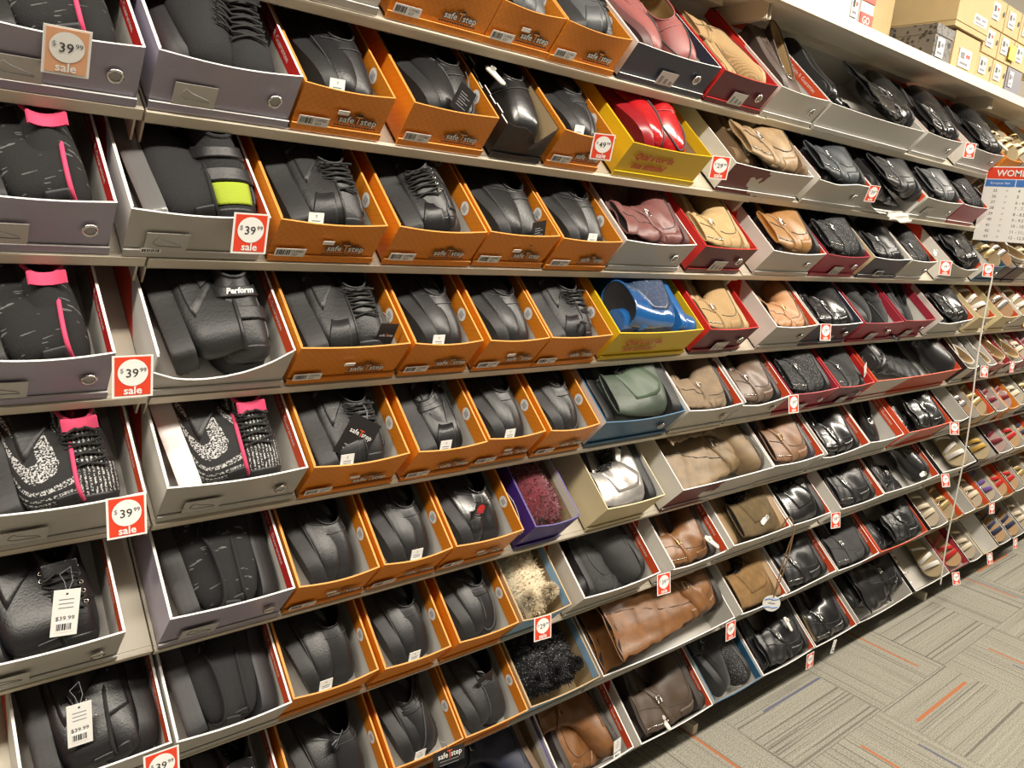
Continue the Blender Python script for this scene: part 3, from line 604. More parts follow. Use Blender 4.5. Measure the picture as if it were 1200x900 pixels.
            if kind == 'wedge': patch('glitter_panel', .30, .78, .7, 2.0, .0014, c['acc'], both=True); patch('shaft_panel', .72, .96, .5, 1.3, .0014, c['acc'], both=True)
            else:
                tb = {'tall': .58, 'knee': .56, 'slouch': .66}.get(kind, .72); patch('strap', tb, tb + .055, -3.14, 3.14, .0035, c['up'], nt=4, na=30)
                for s in (1, -1):
                    p = ev(np.array([tb + .028]), np.array([1.35 * s]), np.array([.0065]))[0]; bk = MB(); bk.tube(p + np.array([(0, -.010, -.009), (0, .010, -.009), (0, .010, .009), (0, -.010, .009)]), .0016, M_GOLD if col in ('cognac', 'tanslouch', 'rust') else M_STEEL, 5, True); parts.append(('buckle', bk.mesh('buckle', True)))
                seam('side_seam', lambda q: .30 + .68 * q, lambda q: 1.7 + .25 * np.sin(q * 5), .0010, st); seam('side_seam', lambda q: .30 + .68 * q, lambda q: -1.7 - .25 * np.sin(q * 5), .0010, st)
                patch('heel_counter', .52, .64, 2.2, 4.08, .0014, c['up'])
                if kind in ('ankle', 'bootie'): mb = MB(); q = np.linspace(0, 1, 20); mb.tube(ev(.72 + .27 * q, np.full(20, 2.35), np.full(20, .0012)), .0016, M_STEEL, 4); parts.append(('zipper', mb.mesh('zipper', True)))
    allv = []
    for n_, me in parts:
        a = np.empty(len(me.vertices) * 3); me.vertices.foreach_get('co', a); allv.append(a.reshape(-1, 3))
    SHOES[(kind, col)] = (parts, np.concatenate(allv)); return SHOES[(kind, col)]
def sole(mb, L, th, m, mbot, ridge=False, lift=None, wide=1.03):
    ys = np.array([q[0] for q in SOLEW]); ws = np.array([q[1] for q in SOLEW]); yy = .5 - .505 * np.cos(np.linspace(0, np.pi, 22)); yy = np.clip(yy, 0, 1.01); hw = np.interp(yy, ys, ws) * wide
    cx = .018 * np.sin(np.pi * np.clip(yy, 0, 1)); xs = np.r_[cx + hw, (cx - hw)[::-1]]; yo = np.r_[yy, yy[::-1]]; cen = .5
    lz = np.interp(yo, *lift) * L if lift else 0
    lay = [(.010, .97), (.008, 1.0), (.0, 1.02)] + ([(-th * f, 1.03 + (.012 if i % 2 else -.006)) for i, f in enumerate((.2, .4, .6, .8))] if ridge else [(-th * .5, 1.03)]) + [(-th, .99)]
    if lift: lay = [(.003, 1.0), (-th * .5, 1.0), (-th, .97)]
    R = [np.c_[xs * s * L, (cen + (yo - cen) * (1 + (s - 1) * .5)) * L, z + lz + 0 * xs] for z, s in lay]
    mb.grid(np.array(R), m, True, True)
    n = len(yy)
    for r, mm, fl_ in ((R[0], m, 0), (R[-1], mbot, 1)):
        f = [(i, i + 1, 2 * n - 2 - i, 2 * n - 1 - i) for i in range(n - 1)]; mb.add(r, [q if not fl_ else q[::-1] for q in f], mm)
SCL = {'clog': .80, 'loafer': .80, 'work': .86, 'sneaker': .86, 'strapshoe': .88, 'bootie': .93, 'ankle': .94, 'slouch': .92, 'hiker': .94, 'pump': .85, 'heel': .9, 'sandal': .80, 'slipper': .95, 'plush': .92}
POSE = {  # toe direction, sole-to-top direction, x side, y side, base height, words   (box axes: x across, y to the back, z out of the box)
 'SL': ((.22, -1, 0), (1, 0, .34), 'L', 'F', 0, 'one on its side'), 'SLb': ((-.08, 1, 0), (1, 0, .34), 'L', 'F', 0, 'one on its side'), 'SR': ((-.04, -1, 0), (-1, 0, .40), 'R', 'F', 0, 'one on its side'), 'SRb': ((0, 1, 0), (-1, 0, .40), 'R', 'F', 0, 'one on its side'),
 'UR': ((.03, -1, .02), (-.06, 0, 1), 'R', 'F', 0, 'upright one'), 'UL': ((0, -1, .02), (.10, 0, 1), 'L', 'F', 0, 'upright one'), 'URb': ((0, 1, 0), (-.12, 0, 1), 'R', 'F', 0, 'heel-forward one'), 'ULb': ((0, 1, 0), (.12, 0, 1), 'L', 'F', 0, 'heel-forward one'),
 'TL': ((.12, -1, 0), (.75, 0, .75), 'L', 'F', 0, 'tilted one'), 'TR': ((-.12, -1, 0), (-.6, 0, .8), 'R', 'F', 0, 'tilted one'),
 'BR': ((0, -1, 0), (-1, 0, .22), 'R', 'F', .006, 'upper one'), 'BL': ((0, 1, 0), (1, 0, -.16), 'L', 'F', 0, 'lower one'), 'BRb': ((0, 1, 0), (-1, 0, .16), 'R', 'F', .020, 'upper one'), 'BLb': ((0, -1, 0), (1, 0, .08), 'L', 'F', 0, 'lower one'),
 'BLt': ((0, -1, 0), (1, 0, .10), 'L', 'F', .028, 'upper one'), 'BRu': ((0, 1, 0), (-1, 0, .06), 'R', 'B', 0, 'lower one'),
 'SD': ((-.03, -1, .06), (-.85, 0, .5), 'R', 'F', .012, 'one against the wall'), 'SDl': ((.02, 1, 0), (-.5, 0, .8), 'L', 'F', 0, 'lower one'),
 'BB': ((1, 0, 0), (0, 1, .15), 'C', 'F', .02, 'upper one'), 'BBu': ((-1, 0, 0), (0, -1, .1), 'C', 'B', 0, 'lower one'),
}
KNAME = {'clog': ('clog', 'slip-on shoe'), 'loafer': ('loafer', 'loafer'), 'work': ('work_shoe', 'lace-up work shoe'), 'sneaker': ('sneaker', 'sneaker'), 'strapshoe': ('sneaker', 'strapped sneaker'), 'pump': ('pump', 'pump'), 'heel': ('heeled_shoe', 'buckled heel'), 'slipper': ('slipper', 'pompom slipper'), 'plush': ('slipper', 'slipper'),
         'bootie': ('ankle_boot', 'bootie'), 'hiker': ('hiking_boot', 'hiking boot'), 'ankle': ('ankle_boot', 'ankle boot'), 'slouch': ('slouch_boot', 'slouch boot'), 'wedge': ('wedge_boot', 'wedge boot'), 'tall': ('tall_boot', 'tall boot'), 'knee': ('tall_boot', 'knee-high boot'), 'sandal': ('sandal', 'sandal')}
CNAME = {'black': 'black', 'blackoil': 'dull black', 'shiny': 'shiny black', 'suedeblack': 'black suede', 'knitpink': 'black knit', 'knitblack': 'black knit', 'meshblack': 'black mesh', 'fleckpink': 'flecked black', 'fleckwhite': 'white-soled flecked', 'lime': 'lime-fronted black', 'rose': 'dusty rose', 'tanknit': 'tan knit', 'tansuede': 'sand suede',
         'taupe': 'taupe', 'redpatent': 'red patent', 'camel': 'camel', 'denim': 'blue-grey', 'mauve': 'mauve', 'cognacopen': 'honey brown', 'cognac': 'cognac', 'tanslouch': 'tan', 'royal': 'glossy blue', 'green': 'dark green', 'taupeboot': 'stone suede', 'brownbuckle': 'mink brown', 'glitter': 'glittery black', 'burgundy': 'burgundy plush',
         'silver': 'silver', 'olive': 'olive tan', 'rust': 'rust brown', 'cream': 'cream plush', 'sparkle': 'sparkly black', 'charcoal': 'charcoal suede', 'rugged': 'olive-brown suede', 'ruggedtan': 'brown suede', 'darkbrown': 'dark brown', 'navyboot': 'navy', 'blacktan': 'tan-lined black', 'greyleather': 'grey leather', 'ssilver': 'silver', 'sgold': 'gold',
         'swine': 'wine red', 'scream': 'cream', 'smustard': 'mustard', 'sred': 'red', 'snavy': 'navy', 'swhite': 'white', 'sstripe': 'purple', 'sblack': 'black', 'pearl': 'pearl white', 'champagne': 'champagne'}
def place(bx, kind, col, pose, where, side, k, sc=1., dx=0., dy=0., dn=0.):
    M, W, H, D = bx; parts, V = make_shoe(kind, col); toe, up, xa, ya, nb, words = POSE[pose]
    y = Vector(toe).normalized(); z = Vector(up); z = (z - y * z.dot(y)).normalized(); x = y.cross(z); Rm = np.array([[x[i], y[i], z[i]] for i in range(3)])
    Q = V @ Rm.T; ext = Q.max(0) - Q.min(0); iw = W - .009; s = min(sc * SCL.get(kind, 1.), iw / ext[0], (D - .008) / ext[1]); Q *= s; lo, hi = Q.min(0), Q.max(0)
    tx = -iw / 2 - lo[0] if xa == 'L' else iw / 2 - hi[0] if xa == 'R' else -(lo[0] + hi[0]) / 2; ty = .006 - lo[1] if ya == 'F' else D - .006 - hi[1]
    dx -= .14 * max(0, iw - .10) if pose in ('UR', 'TR') else 0
    P = Matrix.Translation((tx + dx, ty + dy, .0042 + nb - lo[2] + dn)) @ Matrix(((x[0], y[0], z[0], 0), (x[1], y[1], z[1], 0), (x[2], y[2], z[2], 0), (0, 0, 0, 1))) @ Matrix.Scale(s, 4)
    nm, desc = KNAME[kind]
    o = thing(nm, f'{CNAME[col]} {desc}, {side} in {where}', 'boot' if 'boot' in nm else 'slipper' if kind in ('slipper', 'plush') else 'sandal' if kind == 'sandal' else 'shoe', M @ P, f'shoes in the boxes of the {ORD[k]} sloped shelf')
    for n_, me in parts:
        q = link(n_, me, o)
        if n_ in ('fur', 'pompom', 'eyelets'): q['kind'] = 'stuff'
    return o
CL = [('clog', 'black', 'SL'), ('clog', 'black', 'UR')]
CLB = [('loafer', 'black', 'SL'), ('loafer', 'black', 'UR')]
WK = [('work', 'blackoil', 'SLb'), ('work', 'blackoil', 'UR')]
def two(kd, c, a='BL', b='BRb', **k): return [(kd, c, a), (kd, c, b)]
def sd(c, kd='sandal'): return [(kd, c, 'SDl'), (kd, c, 'SD')]
ROWS = {
0: [('grey', .474, .628, []), ('orange', .644, .833, []), ('orange', .833, .978, [('clog', 'greyleather', 'SL'), ('clog', 'greyleather', 'UR')]), ('orange', .979, 1.148, [('work', 'greyleather', 'SLb'), ('work', 'greyleather', 'UR')]), ('navy', 1.166, 1.433, [('loafer', 'rose', 'SL'), ('loafer', 'rose', 'TR')]),
    ('maroon', 1.442, 1.649, [('bootie', 'tanknit', 'BL'), ('bootie', 'tanknit', 'BR')]), ('white', 1.665, 1.884, [('heel', 'taupe', 'SL'), ('heel', 'taupe', 'UR')]), ('wide', 1.892, 2.429, [('tall', 'shiny', 'BL', dict(sc=.85)), ('tall', 'shiny', 'BRb', dict(sc=.85))]), ('white', 2.461, 2.714, two('bootie', 'shiny')), ('white', 2.796, 3.073, two('bootie', 'black')),
    ('orange', 3.095, 3.25, sd('sgold', 'sandal')), ('thin', 3.26, 3.40, sd('scream', 'sandal')), ('orange', 3.42, 3.58, sd('sgold', 'sandal')), ('thin', 3.59, 3.74, []), ('orange', 3.75, 3.90, [])],
1: [('lilac', .096, .284, [('sneaker', 'knitpink', 'SLb'), ('sneaker', 'knitpink', 'UR')]), ('lilac', .298, .49, [('sneaker', 'meshblack', 'TL'), ('sneaker', 'meshblack', 'UR')]), ('orange', .494, .643, CL), ('orange', .674, .845, CLB), ('black', .866, .982, [('clog', 'shiny', 'UR')]), ('orange', .996, 1.134, CLB),
    ('yellow', 1.182, 1.442, [('loafer', 'redpatent', 'SL', dict(sc=1.2)), ('loafer', 'redpatent', 'UR', dict(sc=1.2, dx=-.02))]), ('whitemaroon', 1.526, 1.862, two('ankle', 'camel')), ('white', 1.893, 2.175, two('ankle', 'denim')), ('white', 2.176, 2.529, two('ankle', 'blackoil', 'BL', 'BRb')), ('grey', 2.543, 2.812, two('bootie', 'greyleather')), ('pink', 2.82, 3.035, two('bootie', 'glitter')),
    ('thin', 3.10, 3.26, sd('ssilver', 'sandal')), ('blackthin', 3.28, 3.42, sd('sgold', 'sandal')), ('thin', 3.43, 3.57, sd('scream')), ('tan', 3.58, 3.72, sd('sgold')), ('thin', 3.73, 3.88, [])],
2: [('lilac', .079, .248, [('sneaker', 'knitpink', 'SLb'), ('sneaker', 'knitpink', 'UR')]), ('grey', .263, .448, [('sneaker', 'lime', 'SLb', dict(sc=.92)), ('strapshoe', 'lime', 'UR', dict(dx=.016))]), ('orange', .462, .639, WK), ('orange', .658, .837, [('work', 'black', 'SLb'), ('work', 'black', 'TR')]), ('orange', .843, 1.012, CL), ('orange', 1.017, 1.184, CL),
    ('white', 1.195, 1.428, two('slouch', 'mauve')), ('maroon', 1.462, 1.669, two('bootie', 'tansuede')), ('white', 1.732, 1.988, two('bootie', 'cognacopen')), ('red', 2.002, 2.244, two('bootie', 'glitter')), ('navyf', 2.269, 2.51, two('ankle', 'black')), ('white', 2.517, 2.702, two('bootie', 'glitter')), ('white', 2.82, 3.08, two('slouch', 'shiny')),
    ('blue', 3.144, 3.306, sd('sgold', 'sandal')), ('blackthin', 3.315, 3.424, sd('ssilver', 'sandal')), ('blackthin', 3.43, 3.56, sd('pearl', 'pump')), ('thin', 3.57, 3.70, sd('sgold')), ('tan', 3.71, 3.86, sd('swhite')), ('thin', 3.87, 4.02, [])],
3: [('lilac', .069, .241, [('sneaker', 'knitpink', 'SLb'), ('sneaker', 'knitpink', 'UR')]), ('grey', .291, .489, [('strapshoe', 'blackoil', 'SLb'), ('strapshoe', 'blackoil', 'UR')]), ('orange', .496, .692, WK), ('orange', .7, .846, CL), ('orange', .859, 1.007, CL), ('orange', 1.009, 1.182, WK),
    ('yellow', 1.203, 1.492, two('wedge', 'royal')), ('maroon', 1.518, 1.72, two('bootie', 'tanknit')), ('white', 1.797, 2.001, two('slouch', 'tanslouch')), ('navy', 2.006, 2.259, two('ankle', 'shiny')), ('red', 2.275, 2.529, [('loafer', 'suedeblack', 'SL'), ('loafer', 'suedeblack', 'UR')]), ('red', 2.541, 2.774, [('pump', 'suedeblack', 'SL'), ('pump', 'suedeblack', 'UR')]),
    ('white', 2.823, 3.1, two('ankle', 'shiny')), ('beigeo', 3.156, 3.315, sd('swhite', 'sandal')), ('beigeo', 3.388, 3.566, sd('ssilver', 'sandal')), ('white', 3.60, 3.78, sd('swhite', 'sandal')), ('red', 3.79, 3.93, sd('sred')), ('thin', 3.94, 4.08, sd('scream')), ('tan', 4.09, 4.24, [])],
4: [('grey', .076, .275, [('sneaker', 'fleckpink', 'SLb'), ('sneaker', 'fleckpink', 'UR')]), ('grey', .301, .514, [('sneaker', 'fleckwhite', 'SLb'), ('sneaker', 'fleckwhite', 'UR')]), ('orange', .521, .7, WK), ('orange', .716, .869, [('work', 'black', 'SLb'), ('loafer', 'black', 'TR')]), ('orange', .875, 1.019, CL), ('orange', 1.03, 1.172, CLB),
    ('blue', 1.19, 1.463, two('hiker', 'green')), ('white', 1.474, 1.694, two('slouch', 'taupeboot')), ('white', 1.702, 1.919, two('bootie', 'brownbuckle')), ('red', 1.924, 2.179, two('bootie', 'glitter')), ('maroon', 2.185, 2.398, two('bootie', 'suedeblack')), ('orangewhite', 2.42, 3.08, two('knee', 'black', 'BL', 'BR')),
    ('thin', 3.136, 3.25, sd('pearl', 'pump')), ('blackthin', 3.258, 3.327, sd('suedeblack', 'pump')), ('thin', 3.335, 3.435, sd('pearl', 'pump')), ('red', 3.444, 3.586, sd('champagne', 'pump')), ('thin', 3.595, 3.724, sd('champagne', 'pump')), ('red', 3.735, 3.86, sd('scream', 'sandal')), ('thin', 3.87, 4.00, sd('swine')), ('tan', 4.01, 4.15, sd('sgold')), ('thin', 4.16, 4.30, [])],
5: [('grey', .047, .244, [('sneaker', 'black', 'SLb'), ('sneaker', 'black', 'UR')]), ('lilac', .3, .493, [('sneaker', 'knitblack', 'SLb'), ('sneaker', 'knitblack', 'SRb')]), ('orange', .5, .651, CL), ('orange', .659, .808, CL), ('orange', .814, .983, [('clog', 'shiny', 'SL'), ('clog', 'shiny', 'UR')]), ('purple', 1.012, 1.143, [('plush', 'burgundy', 'SL'), ('plush', 'burgundy', 'UR')]),
    ('beige', 1.224, 1.423, two('hiker', 'silver')), ('whitemaroon', 1.487, 1.886, two('tall', 'olive', 'BRu', 'BR')), ('white', 1.891, 2.16, two('bootie', 'rust')), ('white', 2.173, 2.44, two('ankle', 'shiny')), ('white', 2.444, 2.689, [('sandal', 'sblack', 'UL'), ('heel', 'shiny', 'UR')]), ('orangewhite', 2.722, 3.085, two('slouch', 'shiny')),
    ('thin', 3.11, 3.25, []), ('blackthin', 3.255, 3.36, sd('ssilver', 'sandal')), ('tan', 3.37, 3.52, sd('sgold', 'sandal')), ('thin', 3.53, 3.66, sd('swine', 'sandal')), ('orange', 3.67, 3.80, sd('swine', 'sandal')), ('thin', 3.81, 3.95, sd('scream')), ('blackthin', 3.96, 4.10, sd('sgold')), ('thin', 4.11, 4.25, sd('swhite')), ('tan', 4.26, 4.40, [])],
6: [('white', .109, .304, [('sneaker', 'black', 'SLb'), ('sneaker', 'black', 'SR')]), ('white', .309, .495, [('sneaker', 'meshblack', 'SLb'), ('sneaker', 'meshblack', 'SRb')]), ('orange', .497, .662, CL), ('orange', .672, .821, CL), ('orange', .838, .992, CLB), ('lblue', 1.0, 1.143, [('slipper', 'cream', 'SL'), ('slipper', 'cream', 'UR')]),
    ('white', 1.183, 1.448, two('bootie', 'charcoal', 'BL', 'BR')), ('white', 1.498, 1.727, two('ankle', 'cognac')), ('white', 1.754, 2.039, two('hiker', 'rugged')), ('white', 2.046, 2.27, two('hiker', 'shiny')), ('white', 2.333, 2.627, two('ankle', 'black')), ('white', 2.633, 3.08, [('ankle', 'shiny', 'BL'), ('ankle', 'shiny', 'BR')]),
    ('thin', 3.11, 3.44, sd('swhite', 'sandal')), ('blackthin', 3.459, 3.664, sd('smustard', 'sandal')), ('thin', 3.688, 3.86, sd('swine', 'sandal')), ('thin', 3.87, 4.04, sd('sred', 'sandal')), ('tan', 4.05, 4.19, sd('snavy')), ('thin', 4.20, 4.34, sd('scream')), ('thin', 4.35, 4.48, [])],
7: [('white', .112, .303, []), ('white', .312, .500, [('sneaker', 'black', 'SLb'), ('sneaker', 'black', 'UR')]), ('orange', .512, .696, CL), ('orange', .706, .872, [('clog', 'black', 'SL'), ('loafer', 'black', 'TR')]), ('orange', .874, 1.045, [('loafer', 'blackoil', 'SL'), ('clog', 'blackoil', 'UR')]), ('lblue', 1.051, 1.273, [('slipper', 'sparkle', 'UL'), ('slipper', 'sparkle', 'UR')]),
    ('wide', 1.28, 1.815, [('knee', 'cognac', 'BRu'), ('knee', 'cognac', 'BRb', dict(dn=.012))]), ('white', 1.851, 2.084, two('hiker', 'ruggedtan')), ('white', 2.101, 2.387, two('ankle', 'black')), ('white', 2.394, 2.682, two('ankle', 'charcoal', 'BL', 'BRb')), ('orangewhite', 2.697, 3.086, two('slouch', 'black')),
    ('thin', 3.11, 3.27, sd('scream', 'sandal')), ('tan', 3.28, 3.43, sd('sgold', 'sandal')), ('thin', 3.44, 3.56, []), ('tan', 3.57, 3.72, sd('scream', 'sandal')), ('thin', 3.73, 3.87, sd('sstripe', 'sandal')), ('tan', 3.88, 4.02, sd('sred', 'sandal')), ('thin', 4.03, 4.17, sd('sred', 'sandal')), ('thin', 4.18, 4.32, sd('sgold')), ('tan', 4.33, 4.47, sd('swhite'))],
8: [('orange', .70, .90, CL), ('purple', .91, 1.185, two('ankle', 'navyboot', 'BL', 'BR')), ('white', 1.194, 1.447, two('ankle', 'cognac', 'BL', 'BR')), ('white', 1.47, 1.782, two('ankle', 'darkbrown')), ('blue', 1.794, 2.034, [('bootie', 'suedeblack', 'SL'), ('bootie', 'glitter', 'BR')]), ('white', 2.04, 2.345, two('slouch', 'black')), ('white', 2.352, 2.633, two('ankle', 'blacktan')), ('wide', 2.656, 3.086, two('tall', 'shiny')),
    ('thin', 3.11, 3.44, sd('swhite', 'sandal')), ('red', 3.45, 3.64, sd('sred', 'sandal')), ('thin', 3.65, 3.80, sd('scream', 'sandal')), ('beige', 3.82, 3.996, []), ('thin', 4.009, 4.17, sd('snavy', 'sandal')), ('thin', 4.18, 4.34, sd('snavy', 'sandal')), ('thin', 4.35, 4.5, sd('scream', 'sandal'))],
}
FP = {(3, 1): [.62, .45, .42, .46, .55, .72, 1.0], (1, 4): [.92, .86, .9, .8, .55, .75, .95], (1, 8): [.95, .9, 1.05, 1.0], (1, 9): [.9, .3, .08, .06, .12, .2], (5, 9): [.8, .72, .8, .9, 1.], (6, 7): [.9, .8, .85, .9], (7, 7): [.9, .8, .75, .88, .95], (7, 8): [.65, .75, .95, 1.0, 1.0], (8, 5): [1, .9, .85, .85], (4, 8): [.85, .8, .9, 1.], (2, 12): [1, .8, .7, .75], (3, 12): [.8, .75, .85, .9], (8, 7): [.85, .7, .7, .85, 1.]}
ORDW = ['first', 'second', 'third', 'fourth', 'fifth', 'sixth', 'seventh', 'eighth', 'ninth']
BOXES = {}
for k, L_ in ROWS.items():
    cnt = {}; tot = {}
    for it in L_: n_ = STY[it[0]][5]; tot[n_] = tot.get(n_, 0) + 1
    for idx, (sty, x0, x1, shoes) in enumerate(L_):
        n_ = STY[sty][5]; i = cnt.get(n_, 0); cnt[n_] = i + 1; od = ORDW[i] if tot[n_] > 1 else 'only'
        if shoes:
            kd, cl = shoes[-1][:2]; hold = f'{CNAME[cl]} {KNAME[kd][1]}' + ('s' if len(shoes) > 1 else '')
        else: hold = 'nothing in view'
        bx = box(k, idx, sty, x0, x1, hold, fp=FP.get((k, idx)), jag=(k, idx) == (1, 4), ordn=od, hmul=1.06 if sty == 'lilac' else random.uniform(.97, 1.0), D=DEPTH + random.uniform(-.004, .01), dy=random.uniform(-.002, .003))
        BOXES[(k, idx)] = bx
        where = f'the {od} {n_} box, {ORD[k]} shelf'
        for q, sh in enumerate(shoes):
            kd, cl, ps = sh[:3]; kw = sh[3] if len(sh) > 3 else {}
            place(bx, kd, cl, ps, where, POSE[ps][5] if len(shoes) == 1 or POSE[shoes[0][2]][5] != POSE[shoes[1][2]][5] else ('near one' if q == 0 else 'far one'), k, **kw)

# ------------------------------------------------------------------ tags, cards and cords
def rim(k, x, f=1.0):
    n = FLOORN + HH[k] * f; return Vector((x, -ST * n, Z[k] + CT * n))
SALE = {}
def sale_meshes(price, small, faded):
    key = (price, small, faded)
    if key in SALE: return SALE[key]
    w, h = .050, .058; red = M_PEACH if faded else M_SALE
    card = MB().slab((-w / 2, -.0003, -h), (w / 2, .0003, 0), M_PAPER); f_ = MB().slab((-w / 2 + .003, -.0007, -h + .003), (w / 2 - .003, -.0003, -.002), red).mesh('red_field')
    disc = MB(); an = np.linspace(0, 2 * np.pi, 28, endpoint=False); disc.disc((0, -.0011, -.0235), (1, 0, 0), (0, 0, 1), .0185, M_PAPER, 28)
    pr = MB(); pr.text(price, .0165, M_INK, front(-.001, -.0015, -.0245), bold=.0001); pr.text('99', .0085, M_INK, front(.0125, -.0015, -.0205)); pr.text('$', .009, M_GREYI, front(-.0135, -.0015, -.0205))
    sl = MB(); sl.text('sale', .0150, M_PAPER, front(0, -.0011, -.0485), bold=.0003)
    SALE[key] = (card.mesh('card'), f_, disc.mesh('price_disc'), pr.mesh('price'), sl.mesh('wording')); return SALE[key]
def sale_tag(k, x, price, words, yaw=0., tilt=0., faded=False, dz=.004, sc=1., f=1.0):
    m = sale_meshes(price, 0, faded); p = rim(k, x, f)
    M = Matrix.Translation((p.x, p.y - .012, p.z + dz)) @ Matrix.Rotation(yaw, 4, 'Z') @ Matrix.Rotation(tilt, 4, 'X') @ Matrix.Scale(sc, 4)
    o = thing('sale_tag', f'{"faded orange" if faded else "red and white"} {price}.99 sale tag {words.replace(" sloped", "")}', 'price tag', M, 'sale tags clipped to the boxes', m[0])
    for n_, me in zip(('red_field', 'price_disc', 'price', 'wording'), m[1:]): link(n_, me, o)
    return o
sale_tag(1, .198, '39', 'on the first lilac box of the second sloped shelf', tilt=.55, faded=True, dz=.008, f=1.0)
sale_tag(2, .415, '39', 'on the grey-white box of the third sloped shelf', tilt=.25)
sale_tag(3, .258, '39', 'on the lilac box of the fourth sloped shelf', tilt=.1)
sale_tag(4, .245, '39', 'on the first grey-white box of the fifth sloped shelf', tilt=-.05)
sale_tag(6, .284, '39', 'on the first white box of the seventh sloped shelf', tilt=-.1)
sale_tag(1, 1.087, '49', 'on the orange box next to the yellow box', yaw=-.5, tilt=.35, sc=.85)
sale_tag(1, 1.455, '29', 'between the yellow box and the maroon-splashed box', yaw=-.55, tilt=.2, sc=.85)
sale_tag(0, 2.74, '39', 'between boxes of shiny boots on the topmost sloped shelf', yaw=-.5, sc=.8)
sale_tag(1, 2.165, '39', 'on the white box of blue-grey boots', yaw=-.3, tilt=.3, sc=.8)
sale_tag(2, 2.73, '39', 'beside the torn white box on the third sloped shelf', yaw=-.6, tilt=-.1, sc=.8)
sale_tag(2, 3.10, '29', 'before the blue box on the third sloped shelf', yaw=-.6, tilt=-.1, sc=.8)
sale_tag(3, 2.019, '29', 'on the navy-fronted box of the fourth sloped shelf', yaw=-.25, tilt=-.15, sc=.8)
sale_tag(4, 1.906, '39', 'before the crimson box on the fifth sloped shelf', yaw=-.1, tilt=-.2, sc=.85)
sale_tag(4, 3.257, '19', 'below the white pumps on the fifth sloped shelf', yaw=-.4, tilt=-.2, sc=.75)
sale_tag(4, 3.556, '19', 'below the champagne pumps on the fifth shelf', yaw=-.1, tilt=-.1, sc=.75)
sale_tag(5, 3.07, '59', 'ending the boots of the sixth shelf', yaw=-.5, tilt=-.3, sc=.8)
sale_tag(6, 1.045, '29', 'below the cream plush slippers', yaw=-.1, tilt=-.15, sc=.9)
sale_tag(6, 1.440, '39', 'below the charcoal suede booties', yaw=-.1, tilt=-.2, sc=.9)
sale_tag(6, 2.27, '59', 'below the shiny hiking boots on the seventh sloped shelf', yaw=-.2, tilt=-.2, sc=.85)
sale_tag(6, 3.09, '29', 'before the white sandals on the seventh sloped shelf', yaw=-.3, tilt=-.35, sc=.85)
sale_tag(7, 1.775, '59', 'below the cognac tall boots', yaw=0, tilt=-.15, sc=.9)
sale_tag(7, 3.70, '19', 'below the purple sandals', yaw=-.2, tilt=-.2, sc=.8)
sale_tag(8, 2.291, '59', 'hanging over the carpet from the slouchy black boots', yaw=0, tilt=-.1, sc=.9)
sale_tag(8, 3.46, '19', 'hanging over the carpet from the white sandals', yaw=-.3, tilt=-.35, sc=.9)
sale_tag(8, 3.84, '19', 'hanging over the carpet from the beige box', yaw=-.2, tilt=-.3, sc=.85)
sale_tag(8, 4.17, '19', 'hanging over the carpet from the navy sandals', yaw=-.1, tilt=-.2, sc=.85)

def in_box(key, x, y, n, yaw=0., tilt=0., roll=0.):   # box axes, turned about z, x, y
    return BOXES[key][0] @ Matrix.Translation((x, y, n)) @ Matrix.Rotation(yaw, 4, 'Z') @ Matrix.Rotation(tilt, 4, 'X') @ Matrix.Rotation(roll, 4, 'Y')
# white size stickers peeping over the front rims
stk = MB().slab((-.012, -.0004, -.012), (.012, .0004, .010), M_PAPER); stk.text('7', .006, M_INK, front(0, -.0008, .004)); [stk.slab((-.007, -.0006, -.003 - .004 * q), (.007, -.0004, -.0015 - .004 * q), M_GREYI) for q in range(2)]
STKM = stk.mesh('size_sticker')
for key, fx, wd in (((2, 2), -.18, 'lace-up work shoes'), ((4, 2), -.16, 'lace-up work shoes'), ((4, 4), -.12, 'slip-on shoes'), ((3, 3), -.15, 'slip-on shoes'), ((5, 3), -.02, 'slip-on shoes'), ((6, 2), -.12, 'slip-on shoes'), ((6, 3), -.05, 'slip-on shoes'), ((7, 3), -.12, 'loafers'), ((1, 2), -.15, 'slip-on shoes'), ((1, 5), -.2, 'loafers'), ((2, 5), .0, 'slip-on shoes'), ((4, 3), -.1, 'loafers')):
    M, W, H, D = BOXES[key]; i = sum(1 for q in ROWS[key[0]][:key[1]] if q[0] == 'orange')
    thing('size_sticker', f'white size sticker on the {wd} in the {ORDW[i]} orange box, {ORD[key[0]]} shelf', 'sticker', in_box(key, fx * W, .0065, H - .002, 0, -.55), 'size stickers at the orange boxes', STKM)
